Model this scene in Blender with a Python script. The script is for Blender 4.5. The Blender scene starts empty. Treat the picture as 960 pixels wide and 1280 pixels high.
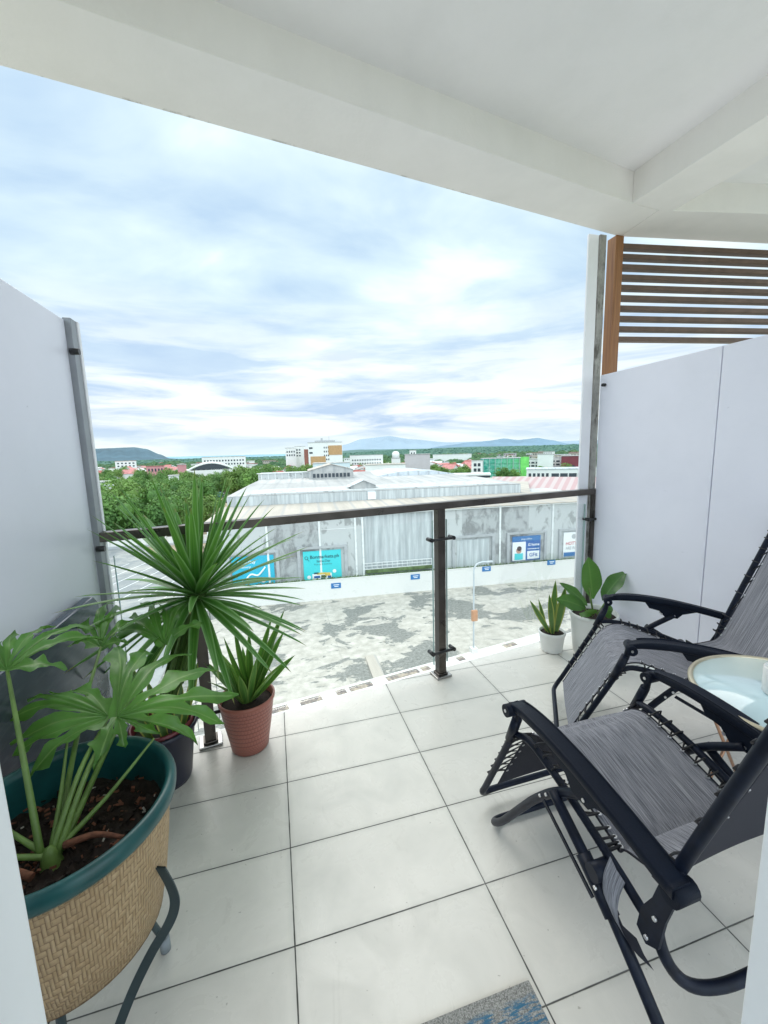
import bpy, math, random
from mathutils import Vector, Matrix
random.seed(11)
PI = math.pi
S = bpy.context.scene
COL = S.collection
V3 = Vector

# ------------------------------------------------------------------ camera
CP = V3((0.0277, -1.9281, 1.3801))
FPX, YAW, PIT, ROL = 510.61, 0.260743, 0.144099, -0.028633
cy, sy, cp, sp = math.cos(YAW), math.sin(YAW), math.cos(PIT), math.sin(PIT)
cF = V3((sy*cp, cy*cp, -sp)); R0 = V3((cy, -sy, 0)); U0 = R0.cross(cF)
cR = R0*math.cos(ROL) + U0*math.sin(ROL); cU = -R0*math.sin(ROL) + U0*math.cos(ROL)
cam_d = bpy.data.cameras.new('camera'); cam = bpy.data.objects.new('camera', cam_d); COL.objects.link(cam)
M = Matrix((cR, cU, -cF)).transposed().to_4x4(); M.translation = CP
cam.matrix_world = M
cam_d.sensor_width = 36; cam_d.lens = 36*FPX/1280; cam_d.clip_start = 0.02; cam_d.clip_end = 60000
S.camera = cam
S.render.resolution_x = 768; S.render.resolution_y = 1024
S.view_settings.view_transform = 'Standard'; S.view_settings.look = 'None'; S.view_settings.exposure = 0

def ray(x, y): return cF + cR*((x-480)/FPX) - cU*((y-640)/FPX)
def at_z(x, y, z): d = ray(x, y); return CP + d*((z-CP.z)/d.z)
def at_y(x, y, Y): d = ray(x, y); return CP + d*((Y-CP.y)/d.y)
def at_x(x, y, X): d = ray(x, y); return CP + d*((X-CP.x)/d.x)
def at_pl(x, y, a, b): d = ray(x, y); return CP + d*((a+b*CP.x-CP.y)/(d.y-b*d.x))   # upright plane Y = a + bX
def at_r(x, y, R): d = ray(x, y); return CP + d*(R/math.hypot(d.x, d.y))             # point at ground range R

# ------------------------------------------------------------------ node helpers
class NT:
    def __init__(s, mat): s.t = mat.node_tree; s.n = s.t.nodes; s.l = s.t.links
    def node(s, ty, **k):
        n = s.n.new(ty)
        for a, b in k.items(): setattr(n, a, b)
        return n
    def link(s, a, b): s.l.new(a, b)
    def val(s, sock, v):
        if hasattr(v, 'node'): s.link(v, sock)
        else: sock.default_value = v
    def math(s, op, a, b=0.0, c=None, clamp=False):
        n = s.node('ShaderNodeMath', operation=op, use_clamp=clamp); s.val(n.inputs[0], a); s.val(n.inputs[1], b)
        if c is not None: s.val(n.inputs[2], c)
        return n.outputs[0]
    def mix(s, f, a, b, blend='MIX'):
        n = s.node('ShaderNodeMix', data_type='RGBA', blend_type=blend); s.val(n.inputs[0], f); s.val(n.inputs[6], a); s.val(n.inputs[7], b); return n.outputs[2]
    def noise(s, vec, scale, detail=4, rough=.55, dist=0.0):
        n = s.node('ShaderNodeTexNoise'); s.link(vec, n.inputs['Vector'])
        n.inputs['Scale'].default_value = scale; n.inputs['Detail'].default_value = detail
        n.inputs['Roughness'].default_value = rough; n.inputs['Distortion'].default_value = dist
        return n.outputs[0]
    def ramp(s, f, lo, hi, a=0.0, b=1.0):
        n = s.node('ShaderNodeMapRange', clamp=True); s.val(n.inputs[0], f)
        n.inputs[1].default_value = lo; n.inputs[2].default_value = hi; n.inputs[3].default_value = a; n.inputs[4].default_value = b
        return n.outputs[0]
    def mapping(s, vec, scale=(1, 1, 1), rot=(0, 0, 0)):
        n = s.node('ShaderNodeMapping'); s.link(vec, n.inputs[0]); n.inputs['Scale'].default_value = scale; n.inputs['Rotation'].default_value = rot
        return n.outputs[0]
    def sep(s, vec): n = s.node('ShaderNodeSeparateXYZ'); s.link(vec, n.inputs[0]); return n.outputs
    def comb(s, x, y, z=0.0):
        n = s.node('ShaderNodeCombineXYZ'); s.val(n.inputs[0], x); s.val(n.inputs[1], y); s.val(n.inputs[2], z); return n.outputs[0]

def c4(c): return (c[0], c[1], c[2], 1)
def mat(name, col=(.5, .5, .5), rough=.5, metal=0., spec=.5, var=.08, vscale=8., bump=0., bscale=80., coord='Object', rvar=.0, extra=None, coat=0.):
    m = bpy.data.materials.new(name); m.use_nodes = True; t = NT(m)
    b = t.n['Principled BSDF']; b.inputs['Roughness'].default_value = rough; b.inputs['Metallic'].default_value = metal
    b.inputs['Specular IOR Level'].default_value = spec; b.inputs['Coat Weight'].default_value = coat
    tc = t.node('ShaderNodeTexCoord'); vec = tc.outputs[coord]
    n = t.noise(vec, vscale, 5)
    f = t.ramp(n, .3, .7)
    c = t.mix(f, c4([x*(1-var) for x in col]), c4([min(1, x*(1+var)) for x in col]))
    if rvar: t.link(t.ramp(n, .3, .7, rough-rvar, rough+rvar), b.inputs['Roughness'])
    h = None
    if bump:
        h = t.noise(vec, bscale, 3)
    if extra:
        r = extra(t, tc, c, b)
        if isinstance(r, tuple): c, h2 = r; h = h2 if h2 is not None else h
        else: c = r
    t.val(b.inputs['Base Color'], c)
    if h is not None:
        bn = t.node('ShaderNodeBump'); bn.inputs['Strength'].default_value = bump or .3; bn.inputs['Distance'].default_value = .003
        t.link(h, bn.inputs['Height']); t.link(bn.outputs[0], b.inputs['Normal'])
    return m

def translucent(m, amt, col):
    t = NT(m); b = t.n['Principled BSDF']; out = t.n['Material Output']
    tr = t.node('ShaderNodeBsdfTranslucent'); tr.inputs[0].default_value = c4(col)
    mx = t.node('ShaderNodeMixShader'); mx.inputs[0].default_value = amt
    t.link(b.outputs[0], mx.inputs[1]); t.link(tr.outputs[0], mx.inputs[2]); t.link(mx.outputs[0], out.inputs[0])
    return m

# ------------------------------------------------------------------ mesh builder
class MB:
    def __init__(s): s.v = []; s.f = []; s.uv = []; s.mi = []; s.sm = []
    def face(s, idx, mi=0, smooth=False, uv=None): s.f.append(tuple(idx)); s.mi.append(mi); s.sm.append(smooth); s.uv.append(uv)
    def quad(s, pts, mi=0, uv=None):
        n = len(s.v); s.v += [V3(p) for p in pts]; s.face(range(n, n+len(pts)), mi, False, uv or [(0, 0), (1, 0), (1, 1), (0, 1)][:len(pts)] if len(pts) <= 4 else None); return s
    def box(s, c, d, rz=0., mi=0, M=None):
        n = len(s.v); c = V3(c); cr, sr = math.cos(rz), math.sin(rz)
        for z in (-1, 1):
            for x, y in ((-1, -1), (1, -1), (1, 1), (-1, 1)):
                a, b = x*d[0]/2, y*d[1]/2; p = V3((a*cr-b*sr, a*sr+b*cr, z*d[2]/2))
                if M is not None: p = M @ p
                s.v.append(c+p)
        for q in ((3, 2, 1, 0), (4, 5, 6, 7), (0, 1, 5, 4), (1, 2, 6, 5), (2, 3, 7, 6), (3, 0, 4, 7)): s.face([n+k for k in q], mi)
        return s
    def bar(s, a, b, w, h, mi=0, up=(0, 0, 1)):    # box from a to b
        a, b = V3(a), V3(b); d = (b-a); L = d.length; d.normalize(); x = d.cross(V3(up)).normalized(); u = x.cross(d)
        m = Matrix((x, d, u)).transposed(); return s.box((a+b)/2, (w, L, h), 0, mi, m)
    def grid(s, rows, closed_u=False, mi=0, smooth=True, uv=None, flip=False):
        n = len(s.v); R = len(rows); Cn = len(rows[0])
        for r in rows: s.v += [V3(p) for p in r]
        for i in range(R-1):
            for j in range(Cn if closed_u else Cn-1):
                k = (j+1) % Cn; q = [n+i*Cn+j, n+i*Cn+k, n+(i+1)*Cn+k, n+(i+1)*Cn+j]
                t = None
                if uv:
                    du, dv = uv; t = [(du*j/Cn, dv*i/(R-1)), (du*(j+1)/Cn, dv*i/(R-1)), (du*(j+1)/Cn, dv*(i+1)/(R-1)), (du*j/Cn, dv*(i+1)/(R-1))]
                if flip: q = q[::-1]; t = t[::-1] if t else None
                s.face(q, mi, smooth, t)
        return s
    def tube(s, pts, r, seg=10, mi=0, smooth_path=0, caps=True, closed=False, flat=1.0):
        pts = [V3(p) for p in pts]
        if smooth_path: pts = catmull(pts, smooth_path, closed)
        rr = r if callable(r) else (lambda t: r)
        N = len(pts); rows = []; nrm = None
        for i, p in enumerate(pts):
            a = pts[i-1] if i else (pts[-1] if closed else p); b = pts[i+1] if i < N-1 else (pts[0] if closed else p)
            d = (b-a)
            if d.length < 1e-9: d = V3((0, 0, 1))
            d.normalize()
            if nrm is None: nrm = d.orthogonal().normalized() if flat == 1 else (V3((1, 0, 0)) - d*d.x).normalized()
            nrm = (nrm - d*nrm.dot(d)).normalized(); bi = d.cross(nrm); R = rr(i/max(1, N-1))
            rows.append([p + nrm*math.cos(2*PI*k/seg)*R*flat + bi*math.sin(2*PI*k/seg)*R for k in range(seg)])
        if closed: rows.append(rows[0])
        n = len(s.v); s.grid(rows, True, mi, True, flip=True)
        if caps and not closed:
            s.face([n+k for k in range(seg)], mi); s.face([n+(N-1)*seg+k for k in range(seg)][::-1], mi)
        return s
    def lathe(s, prof, c=(0, 0, 0), seg=40, mi=0, uv=None, wob=0.):
        c = V3(c); rows = [[c+V3((r*math.cos(2*PI*k/seg), r*math.sin(2*PI*k/seg), z)) for k in range(seg)] for r, z in prof]
        return s.grid(rows, True, mi, True, uv=uv)
    def build(s, name, m, parent=None, bevel=0., loc=None):
        me = bpy.data.meshes.new(name); me.from_pydata([tuple(p) for p in s.v], [], s.f)
        ms = m if isinstance(m, (list, tuple)) else [m]
        for q in ms: me.materials.append(q)
        me.polygons.foreach_set('material_index', s.mi); me.polygons.foreach_set('use_smooth', s.sm)
        if any(u for u in s.uv):
            ul = me.uv_layers.new(name='UVMap'); i = 0
            for f, u in zip(s.f, s.uv):
                for k in range(len(f)):
                    if u: ul.data[i].uv = u[k]
                    i += 1
        me.update(); o = bpy.data.objects.new(name, me); COL.objects.link(o)
        if parent: o.parent = parent
        if loc is not None: o.location = loc
        if bevel:
            b = o.modifiers.new('bevel', 'BEVEL'); b.width = bevel; b.segments = 2; b.limit_method = 'ANGLE'
        return o

def catmull(P, n, closed=False):
    out = []; L = len(P)
    for i in range(L if closed else L-1):
        p0 = P[i-1] if (i or closed) else P[0]*2-P[1]; p1 = P[i]; p2 = P[(i+1) % L]; p3 = P[(i+2) % L] if (i+2 < L or closed) else P[-1]*2-P[-2]
        for k in range(n):
            t = k/n; out.append(.5*((2*p1)+(p2-p0)*t+(2*p0-5*p1+4*p2-p3)*t*t+(3*p1-p0-3*p2+p3)*t**3))
    if not closed: out.append(P[-1])
    return out

def thing(name, label, cat, loc=(0, 0, 0), rz=0., group=None):
    o = bpy.data.objects.new(name, None); COL.objects.link(o); o.empty_display_size = .05
    o.location = loc; o.rotation_euler = (0, 0, rz); o['label'] = label; o['category'] = cat
    if group: o['group'] = group
    return o
def tag(o, label, cat, group=None):
    o['label'] = label; o['category'] = cat
    if group: o['group'] = group
    return o
def struct(o): o['kind'] = 'structure'; return o
def copy_tree(o, parent=None):
    c = o.copy(); COL.objects.link(c); c.parent = parent
    for ch in [q for q in bpy.data.objects if q.parent == o]: copy_tree(ch, c)
    return c
def text(name, body, size, m, parent, loc, rot, sx=1., bold=0., align='CENTER'):
    cu = bpy.data.curves.new('text_tmp', 'FONT'); cu.body = body; cu.size = size; cu.align_x = align; cu.align_y = 'CENTER'; cu.offset = bold
    cu.resolution_u = 3
    o = bpy.data.objects.new('text_tmp', cu); COL.objects.link(o)
    dg = bpy.context.evaluated_depsgraph_get(); me = bpy.data.meshes.new_from_object(o.evaluated_get(dg))
    bpy.data.objects.remove(o); bpy.data.curves.remove(cu)
    me.name = name; me.materials.clear(); me.materials.append(m)
    t = bpy.data.objects.new(name, me); COL.objects.link(t); t.parent = parent; t.location = loc; t.rotation_euler = rot; t.scale = (sx, 1, 1)
    return t

# ------------------------------------------------------------------ materials
def tile_extra(t, tc, c, b):
    x, y, z = t.sep(tc.outputs['Object'])
    def dist(v, s):   # distance to nearest grout line
        q = t.math('DIVIDE', v, s); fr = t.math('FRACT', t.math('ADD', q, 100.0)); d = t.math('MINIMUM', fr, t.math('SUBTRACT', 1.0, fr)); return t.math('MULTIPLY', d, s)
    wob = t.math('MULTIPLY', t.math('SUBTRACT', t.noise(tc.outputs['Object'], 14, 3), .5), .0022)
    d = t.math('MINIMUM', dist(x, .6), dist(y, .30477))
    d = t.math('ADD', d, wob)
    g = t.ramp(d, .0012, .0024)                      # 0 in the grout
    ix = t.math('FLOOR', t.math('ADD', t.math('DIVIDE', x, .6), 100.0)); iy = t.math('FLOOR', t.math('ADD', t.math('DIVIDE', y, .30477), 100.0))
    wn = t.node('ShaderNodeTexWhiteNoise'); t.link(t.comb(ix, iy), wn.inputs[0])
    tilev = t.ramp(wn.outputs[0], 0, 1, .93, 1.04)
    c = t.mix(1.0, c, t.comb(tilev, tilev, tilev), 'MULTIPLY')
    # scuffs, small specks of dirt and a dirty halo beside the joints
    sm = t.ramp(t.noise(tc.outputs['Object'], 5.5, 6, .65, .6), .42, .72)
    c = t.mix(t.math('MULTIPLY', sm, .24), c, (.45, .45, .41, 1))
    ft = t.ramp(t.noise(t.mapping(tc.outputs['Object'], (1, .45, 1), (0, 0, .7)), 11, 5, .7, 1.2), .60, .72)
    c = t.mix(t.math('MULTIPLY', ft, .20), c, (.40, .38, .33, 1))
    sp = t.ramp(t.noise(tc.outputs['Object'], 42, 3, .6), .70, .73)
    c = t.mix(t.math('MULTIPLY', sp, .55), c, (.28, .26, .22, 1))
    halo = t.ramp(d, .0, .02, .25, 0.)
    c = t.mix(halo, c, (.40, .40, .37, 1))
    gn = t.ramp(t.noise(tc.outputs['Object'], 3., 3), .35, .65)
    gc = t.mix(gn, (.035, .035, .03, 1), (.13, .13, .12, 1))
    c = t.mix(g, gc, c)
    t.link(t.math('ADD', t.ramp(sm, 0, 1, .26, .42), t.math('MULTIPLY', t.math('SUBTRACT', 1.0, g), .5)), b.inputs['Roughness'])
    return c, g
M_TILE = mat('floor_tile', (.785, .76, .70), .3, var=.035, vscale=2.2, extra=tile_extra, bump=.5)
def paint_extra(t, tc, c, b):
    st = t.ramp(t.noise(t.mapping(tc.outputs['Object'], (1, 1, .25)), 2.6, 6, .65), .45, .8)
    return t.mix(t.math('MULTIPLY', st, .10), c, (.40, .41, .40, 1))
M_CEIL = mat('white_ceiling_paint', (.955, .925, .94), .75, var=.025, vscale=1.4, bump=.25, bscale=130, extra=paint_extra)
def beam_extra(t, tc, c, b):
    c = paint_extra(t, tc, c, b); x, y, z = t.sep(tc.outputs['Object'])
    d = t.math('SUBTRACT', t.math('ADD', .125, t.math('MULTIPLY', x, .163)), y)
    e = t.math('MULTIPLY', t.ramp(d, .004, .022, 1., 0.), t.ramp(t.noise(tc.outputs['Object'], 9, 6, .7), .52, .62))
    return t.mix(t.math('MULTIPLY', e, .7), c, (.09, .07, .05, 1))
M_BEAM = mat('white_beam_paint', (.965, .925, .915), .7, var=.04, vscale=2.2, bump=.4, bscale=60, extra=beam_extra)
def panel_extra(t, tc, c, b):
    o = tc.outputs['Object']
    sc = t.ramp(t.noise(t.mapping(o, (1, 1, 5)), 7, 5, .7, .5), .69, .74)
    sm = t.ramp(t.noise(o, 3.0, 5, .6), .45, .8)
    c = t.mix(t.math('MULTIPLY', sm, .12), c, (.46, .50, .58, 1))
    return t.mix(t.math('MULTIPLY', sc, .6), c, (.42, .44, .50, 1))
M_PANEL = mat('frosted_divider', (.86, .86, .955), .32, var=.03, vscale=1.2, extra=panel_extra)
M_STEEL = mat('brushed_steel', (.40, .39, .38), .3, 1., var=.2, vscale=3., coord='Object', rvar=.08)
M_RAIL = mat('bronze_steel', (.105, .092, .082), .30, .75, var=.35, vscale=5, rvar=.10)
M_ALU = mat('grey_aluminium', (.33, .345, .37), .45, .5, var=.10, vscale=9)
def weather(t, tc, c, b):
    f = t.ramp(t.noise(t.mapping(tc.outputs['Object'], (1, 1, .3)), 26, 6, .7), .50, .64)
    return t.mix(f, c, (.13, .12, .11, 1))
M_WEATHER = mat('weathered_steel', (.36, .35, .33), .6, .3, var=.2, vscale=20, extra=weather)
def wood(t, tc, c, b):
    f = t.ramp(t.noise(t.mapping(tc.outputs['Object'], (40, 40, 1.4)), 2., 4, .6), .3, .7)
    return t.mix(f, (.22, .09, .035, 1), (.40, .185, .07, 1))
M_WOOD = mat('orange_wood', (.5, .25, .1), .5, extra=wood)
M_SLAT = mat('brown_slat', (.15, .095, .07), .55, var=.2, vscale=12)
M_BLACK = mat('black_plastic', (.018, .018, .020), .35, var=.2, vscale=30)
M_WHITEP = mat('white_painted_wall', (.93, .93, .97), .6, var=.03, vscale=3)
M_JAMB = mat('white_door_frame', (.87, .89, .90), .35, var=.02, vscale=6)
M_CURT = mat('dark_blue_curtain', (.10, .11, .17), .9, var=.35, vscale=160, bump=.5, bscale=300)
# chair
M_FRAME = mat('navy_frame_paint', (.007, .011, .024), .42, .0, spec=.22, var=.35, vscale=40)
M_ARM = mat('black_armrest_plastic', (.005, .009, .020), .50, spec=.17, var=.12, vscale=200, bump=.25, bscale=700)
def fabric(t, tc, c, b):
    uv = tc.outputs['UV']
    a = t.noise(t.mapping(uv, (260, 5.5, 1)), 1., 4, .7); w = t.noise(t.mapping(uv, (95, 2.6, 1)), 1., 3, .6)
    f = t.math('ADD', t.math('MULTIPLY', a, .7), t.math('MULTIPLY', w, .3)); f = t.ramp(f, .36, .64)
    c = t.mix(f, (.042, .046, .066, 1), (.42, .43, .475, 1))
    wv = t.math('SINE', t.math('MULTIPLY', t.sep(uv)[1], 900.)); wu = t.math('SINE', t.math('MULTIPLY', t.sep(uv)[0], 900.))
    k = t.math('ADD', t.math('MULTIPLY', t.math('MULTIPLY', wv, wu), .25), a)
    # the back of the cloth is plain dark navy, deepened by painted-in shade
    g = t.node('ShaderNodeNewGeometry'); c = t.mix(g.outputs['Backfacing'], c, (.030, .031, .042, 1))
    return c, k
M_FABRIC = mat('heather_grey_sling', (.2, .2, .2), .85, spec=.25, extra=fabric, bump=.3)
M_CORD = mat('black_elastic_cord', (.014, .014, .018), .6, var=.2)
M_RIVET = mat('zinc_rivet', (.72, .72, .74), .3, 1., var=.1)
# pots & plants
def weave(t, tc, c, b):
    u, v, _ = t.sep(tc.outputs['UV'])
    i = t.math('FLOOR', u); j = t.math('FLOOR', v)
    fu = t.math('FRACT', u); fv = t.math('FRACT', v)
    s = t.math('ADD', t.math('PINGPONG', i, 8.0), j)
    m = t.math('MODULO', t.math('ADD', s, 400.0), 4.0)
    over = t.math('LESS_THAN', m, 1.9)
    ph = t.math('SINE', t.math('MULTIPLY', fv, PI)); pv = t.math('SINE', t.math('MULTIPLY', fu, PI))
    e = t.math('DIVIDE', t.math('ADD', m, t.math('SUBTRACT', 1.0, fu)), 2.0)
    ph = t.math('MULTIPLY', ph, t.ramp(t.math('SINE', t.math('MULTIPLY', t.math('FRACT', e), PI)), 0, .6, .35, 1.))
    h = t.math('ADD', t.math('MULTIPLY', over, ph), t.math('MULTIPLY', t.math('SUBTRACT', 1.0, over), t.math('MULTIPLY', pv, .72)))
    dk = t.ramp(h, .0, .30)  # shade in the gaps between strands is painted into the colour
    n = t.noise(t.comb(t.math('MULTIPLY', i, .37), t.math('MULTIPLY', j, .71)), 3.1, 2)
    big = t.noise(tc.outputs['Object'], 9, 4)
    base = t.mix(t.ramp(n, .3, .7), (.50, .35, .19, 1), (.64, .475, .285, 1))
    base = t.mix(t.ramp(big, .3, .75, 0., .45), base, (.30, .18, .08, 1))
    base = t.mix(t.math('SUBTRACT', 1.0, over), base, (.42, .29, .155, 1), 'MIX') if False else base
    return t.mix(dk, (.22, .135, .065, 1), base), h
M_BASKET = mat('woven_palm_basket', (.5, .35, .2), .7, extra=weave, bump=.9)
M_BASKET.node_tree.nodes['Bump'].inputs['Distance'].default_value = .0035
M_TEAL = mat('dark_green_plastic', (.012, .085, .085), .33, var=.25, vscale=14)
def soil(t, tc, c, b):
    f = t.ramp(t.noise(tc.outputs['Object'], 60, 6, .75), .62, .70)
    return t.mix(f, c, (.10, .06, .035, 1))
M_SOIL = mat('potting_soil', (.022, .014, .010), .95, var=.6, vscale=70, bump=1., bscale=90, extra=soil)
M_BARK = mat('red_bark_chip', (.17, .065, .035), .85, var=.4, vscale=90)
M_CHIPL = mat('pale_grit', (.45, .42, .36), .8, var=.4, vscale=50)
def potweave(t, tc, c, b):
    u, v, _ = t.sep(tc.outputs['UV'])
    j = t.math('FLOOR', v); uu = t.math('ADD', u, t.math('MULTIPLY', t.math('MODULO', j, 2.0), .5))
    h = t.math('MULTIPLY', t.math('SINE', t.math('MULTIPLY', t.math('FRACT', v), PI)), t.math('POWER', t.math('ABSOLUTE', t.math('SINE', t.math('MULTIPLY', uu, PI))), .35))
    return t.mix(t.ramp(h, 0, .5), (.20, .065, .05, 1), (.40, .145, .11, 1)), h
M_TERRA = mat('terracotta_plastic', (.38, .14, .11), .38, extra=potweave, bump=.6)
M_TERRAR = mat('terracotta_rim', (.38, .135, .10), .4, var=.1)
M_NAVYPOT = mat('dark_navy_plastic', (.018, .020, .040), .35, var=.2)
M_MAROON = mat('maroon_plastic', (.19, .028, .035), .4, var=.15)
M_WHITEPOT = mat('white_plastic_pot', (.80, .81, .79), .35, var=.03)
M_GREYRUB = mat('grey_rubber', (.30, .34, .37), .6, var=.1)
M_STAND = mat('dark_green_steel', (.030, .055, .062), .45, var=.2)
def leafmat(name, dark, light, edge=None, mid=None, tr=.22, trc=(.18, .42, .05), rough=.38, vein=0., stripes=0., tip=0.):
    def ex(t, tc, c, b):
        u, v, _ = t.sep(tc.outputs['UV'])
        au = t.math('ABSOLUTE', t.math('SUBTRACT', t.math('MULTIPLY', u, 2.0), 1.0))
        if stripes:
            s = t.noise(t.mapping(tc.outputs['UV'], (stripes, .7, 1)), 1., 2)
            c = t.mix(t.ramp(s, .38, .62), c4(dark), c4(light))
        if vein:
            w = t.math('SINE', t.math('ADD', t.math('MULTIPLY', v, vein), t.math('MULTIPLY', au, -5.)))
            c = t.mix(t.ramp(w, .80, 1., 0., .45), c, c4(light))
        if edge: c = t.mix(t.ramp(au, .62, .78), c, c4(edge))
        if tip: c = t.mix(t.ramp(t.math('ADD', v, t.math('MULTIPLY', t.noise(tc.outputs['Object'], 25, 3), .12)), tip, tip+.05, 0., .85), c, (.24, .16, .06, 1))
        blot = t.ramp(t.noise(tc.outputs['Object'], 38, 5, .7), .60, .74, 0., .35); c = t.mix(blot, c, (.20, .22, .07, 1))
        if mid: c = t.mix(t.ramp(au, .05, .11, .75, 0.), c, c4(mid))
        return c
    m = mat(name, [(a+b)/2 for a, b in zip(dark, light)], rough, var=.35, vscale=9, extra=ex)
    return translucent(m, tr, trc)
M_PHILO = leafmat('philodendron_leaf', (.035, .145, .022), (.15, .34, .055), mid=(.26, .42, .13), tr=.27, trc=(.20, .50, .05), rough=.34)
M_PETIOLE = mat('green_petiole', (.15, .25, .06), .4, var=.3, vscale=20)
M_YUCCA = leafmat('yucca_leaf', (.022, .12, .018), (.11, .30, .05), edge=(.24, .42, .17), tr=.2, rough=.4, stripes=7., tip=.985)
M_YSTEM = leafmat('yucca_stem_leaf', (.045, .11, .02), (.17, .27, .07), tr=.05, rough=.5, stripes=9.)
M_SANS = leafmat('snake_plant_leaf', (.035, .10, .03), (.13, .22, .07), edge=(.42, .42, .10), tr=.12, rough=.4, vein=55.)
M_DRAC = leafmat('striped_dracaena_leaf', (.04, .13, .03), (.16, .32, .07), edge=(.26, .40, .10), tr=.22, rough=.38, stripes=5., tip=1.0)
M_AGLA = leafmat('broad_green_leaf', (.022, .085, .018), (.06, .17, .035), mid=(.10, .22, .06), tr=.2, rough=.3, vein=60.)
M_GLASSEDGE = mat('green_glass_edge', (.35, .48, .46), .15, var=.05)
M_GOLD = mat('pale_gold_rim', (.62, .56, .42), .3, .6, var=.08)
M_COPPER = mat('copper_rod', (.52, .30, .20), .3, .9, var=.1)
M_CERAMIC = mat('white_ceramic', (.85, .86, .85), .2, var=.02)
def boardx(t, tc, c, b):
    z = t.sep(tc.outputs['Object'])[2]
    s = t.ramp(t.noise(t.mapping(tc.outputs['Object'], (1, 6, 22), (.45, 0, 0)), 2., 4, .6), .45, .75)
    return t.mix(t.math('MULTIPLY', s, .22), c, (.26, .28, .30, 1))
M_BOARD = mat('glossy_dark_board', (.075, .095, .13), .24, .3, var=.2, vscale=3, extra=boardx)
def rug(t, tc, c, b):
    x, y, z = t.sep(tc.outputs['Object'])
    n = t.noise(t.mapping(tc.outputs['Object'], (22, 110, 1)), 1., 4, .7)
    fine = t.noise(tc.outputs['Object'], 330, 2)
    base = t.mix(t.ramp(fine, .35, .65), (.15, .15, .14, 1), (.42, .42, .40, 1))
    band = t.ramp(t.math('ABSOLUTE', t.math('ADD', y, .065)), .03, .042, 1., 0.)
    blue = t.math('MULTIPLY', band, t.ramp(n, .46, .56))
    b2 = t.ramp(t.math('ABSOLUTE', t.math('ADD', y, .22)), .04, .06, 1., 0.)
    blue = t.math('MAXIMUM', blue, t.math('MULTIPLY', b2, t.ramp(n, .46, .56)))
    return t.mix(blue, base, (.045, .16, .27, 1)), fine
M_RUG = mat('woven_rug', (.3, .3, .3), .95, extra=rug, bump=1.)

def glassmat(name, tint=(.985, .995, .993), refl=.06):
    m = bpy.data.materials.new(name); m.use_nodes = True; t = NT(m); t.n.remove(t.n['Principled BSDF'])
    tr = t.node('ShaderNodeBsdfTransparent'); tr.inputs[0].default_value = c4(tint)
    gl = t.node('ShaderNodeBsdfGlossy'); gl.inputs['Roughness'].default_value = .02
    fr = t.node('ShaderNodeFresnel'); fr.inputs[0].default_value = 1.45
    tc = t.node('ShaderNodeTexCoord')
    sm = t.ramp(t.noise(tc.outputs['Object'], 2.5, 4), .45, .8, 0., .012)   # faint dust
    df = t.node('ShaderNodeBsdfDiffuse'); df.inputs[0].default_value = (.85, .9, .92, 1)
    mx = t.node('ShaderNodeMixShader'); t.link(t.math('MULTIPLY', fr.outputs[0], .16, clamp=True), mx.inputs[0]); t.link(tr.outputs[0], mx.inputs[1]); t.link(gl.outputs[0], mx.inputs[2])
    m2 = t.node('ShaderNodeMixShader'); t.link(sm, m2.inputs[0]); t.link(mx.outputs[0], m2.inputs[1]); t.link(df.outputs[0], m2.inputs[2])
    t.link(m2.outputs[0], t.n['Material Output'].inputs[0]); return m
M_GLASS = glassmat('clear_glass')
M_TTOP = mat('frosted_table_glass', (.56, .74, .80), .10, var=.04, vscale=4, coat=.6)

# ------------------------------------------------------------------ balcony shell
TH = math.atan(.165)
def ry(X): return .120+.168*X            # railing line
def ey(X): return .195+.158*X            # slab edge line
fl = MB()
xs = [-1.0+.25*i for i in range(21)]
top = [V3((x, ey(x), 0)) for x in xs]; back = [V3((x, -7.0, 0)) for x in xs]
fl.grid([back, top], smooth=False, flip=False)
n0 = [p-V3((0, 0, .018)) for p in top]; out0 = [p+V3((-.003, .018, -.018)) for p in top]
struct(fl.build('floor', M_TILE))
fe = MB(); fe.grid([[p+V3((0, .0, 0)) for p in top], [p+V3((-.002, .012, -.006)) for p in top], [p+V3((-.003, .016, -.03)) for p in top], [p+V3((-.003, .016, -.35)) for p in top]], smooth=False, flip=False)
struct(fe.build('slab_edge', M_WHITEP))

# ceiling: slab, front beam, cross beams and the neighbour's bay
ZS, ZC = 2.755, 2.92
def oy(X): return .125+.163*X            # outer edge of the soffit
def iy(X): return -.205+.179*X           # inner edge of the front beam
ce = MB()
def prism(mb, pts, z0, z1, mi=0):
    n = len(mb.v); k = len(pts); mb.v += [V3((p[0], p[1], z0)) for p in pts]+[V3((p[0], p[1], z1)) for p in pts]
    mb.face([n+i for i in range(k)][::-1], mi); mb.face([n+k+i for i in range(k)], mi)
    for i in range(k): j = (i+1) % k; mb.face((n+i, n+j, n+k+j, n+k+i), mi)
kx = lambda x: (x-2.112)                  # helper for cross beam skew
cbL = lambda Y: 2.112+(.173-Y)*.070
cbR = lambda Y: 2.425+(.193-Y)*.045
sl = MB()
prism(sl, [(-1.6, -3.4), (4.6, -3.4), (4.6, .2), (2.42, .5), (-1.6, oy(-1.6)+.02)], ZC, ZC+.2)
struct(sl.build('ceiling', M_CEIL))
prism(ce, [(-.5, iy(-.5)), (2.112, iy(2.112)), (2.33, .2), (2.352, .498), (-1.6, oy(-1.6)), (-1.6, iy(-1.6))], ZS, ZC+.05)
o = ce.build('ceiling_beam_front', M_BEAM, bevel=.004); struct(o)
cb = MB(); prism(cb, [(cbL(-3.4), -3.4), (cbR(-3.4), -3.4), (2.425, .196), (2.333, .198), (2.114, .1735)], ZS+.001, ZC+.06)
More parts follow.
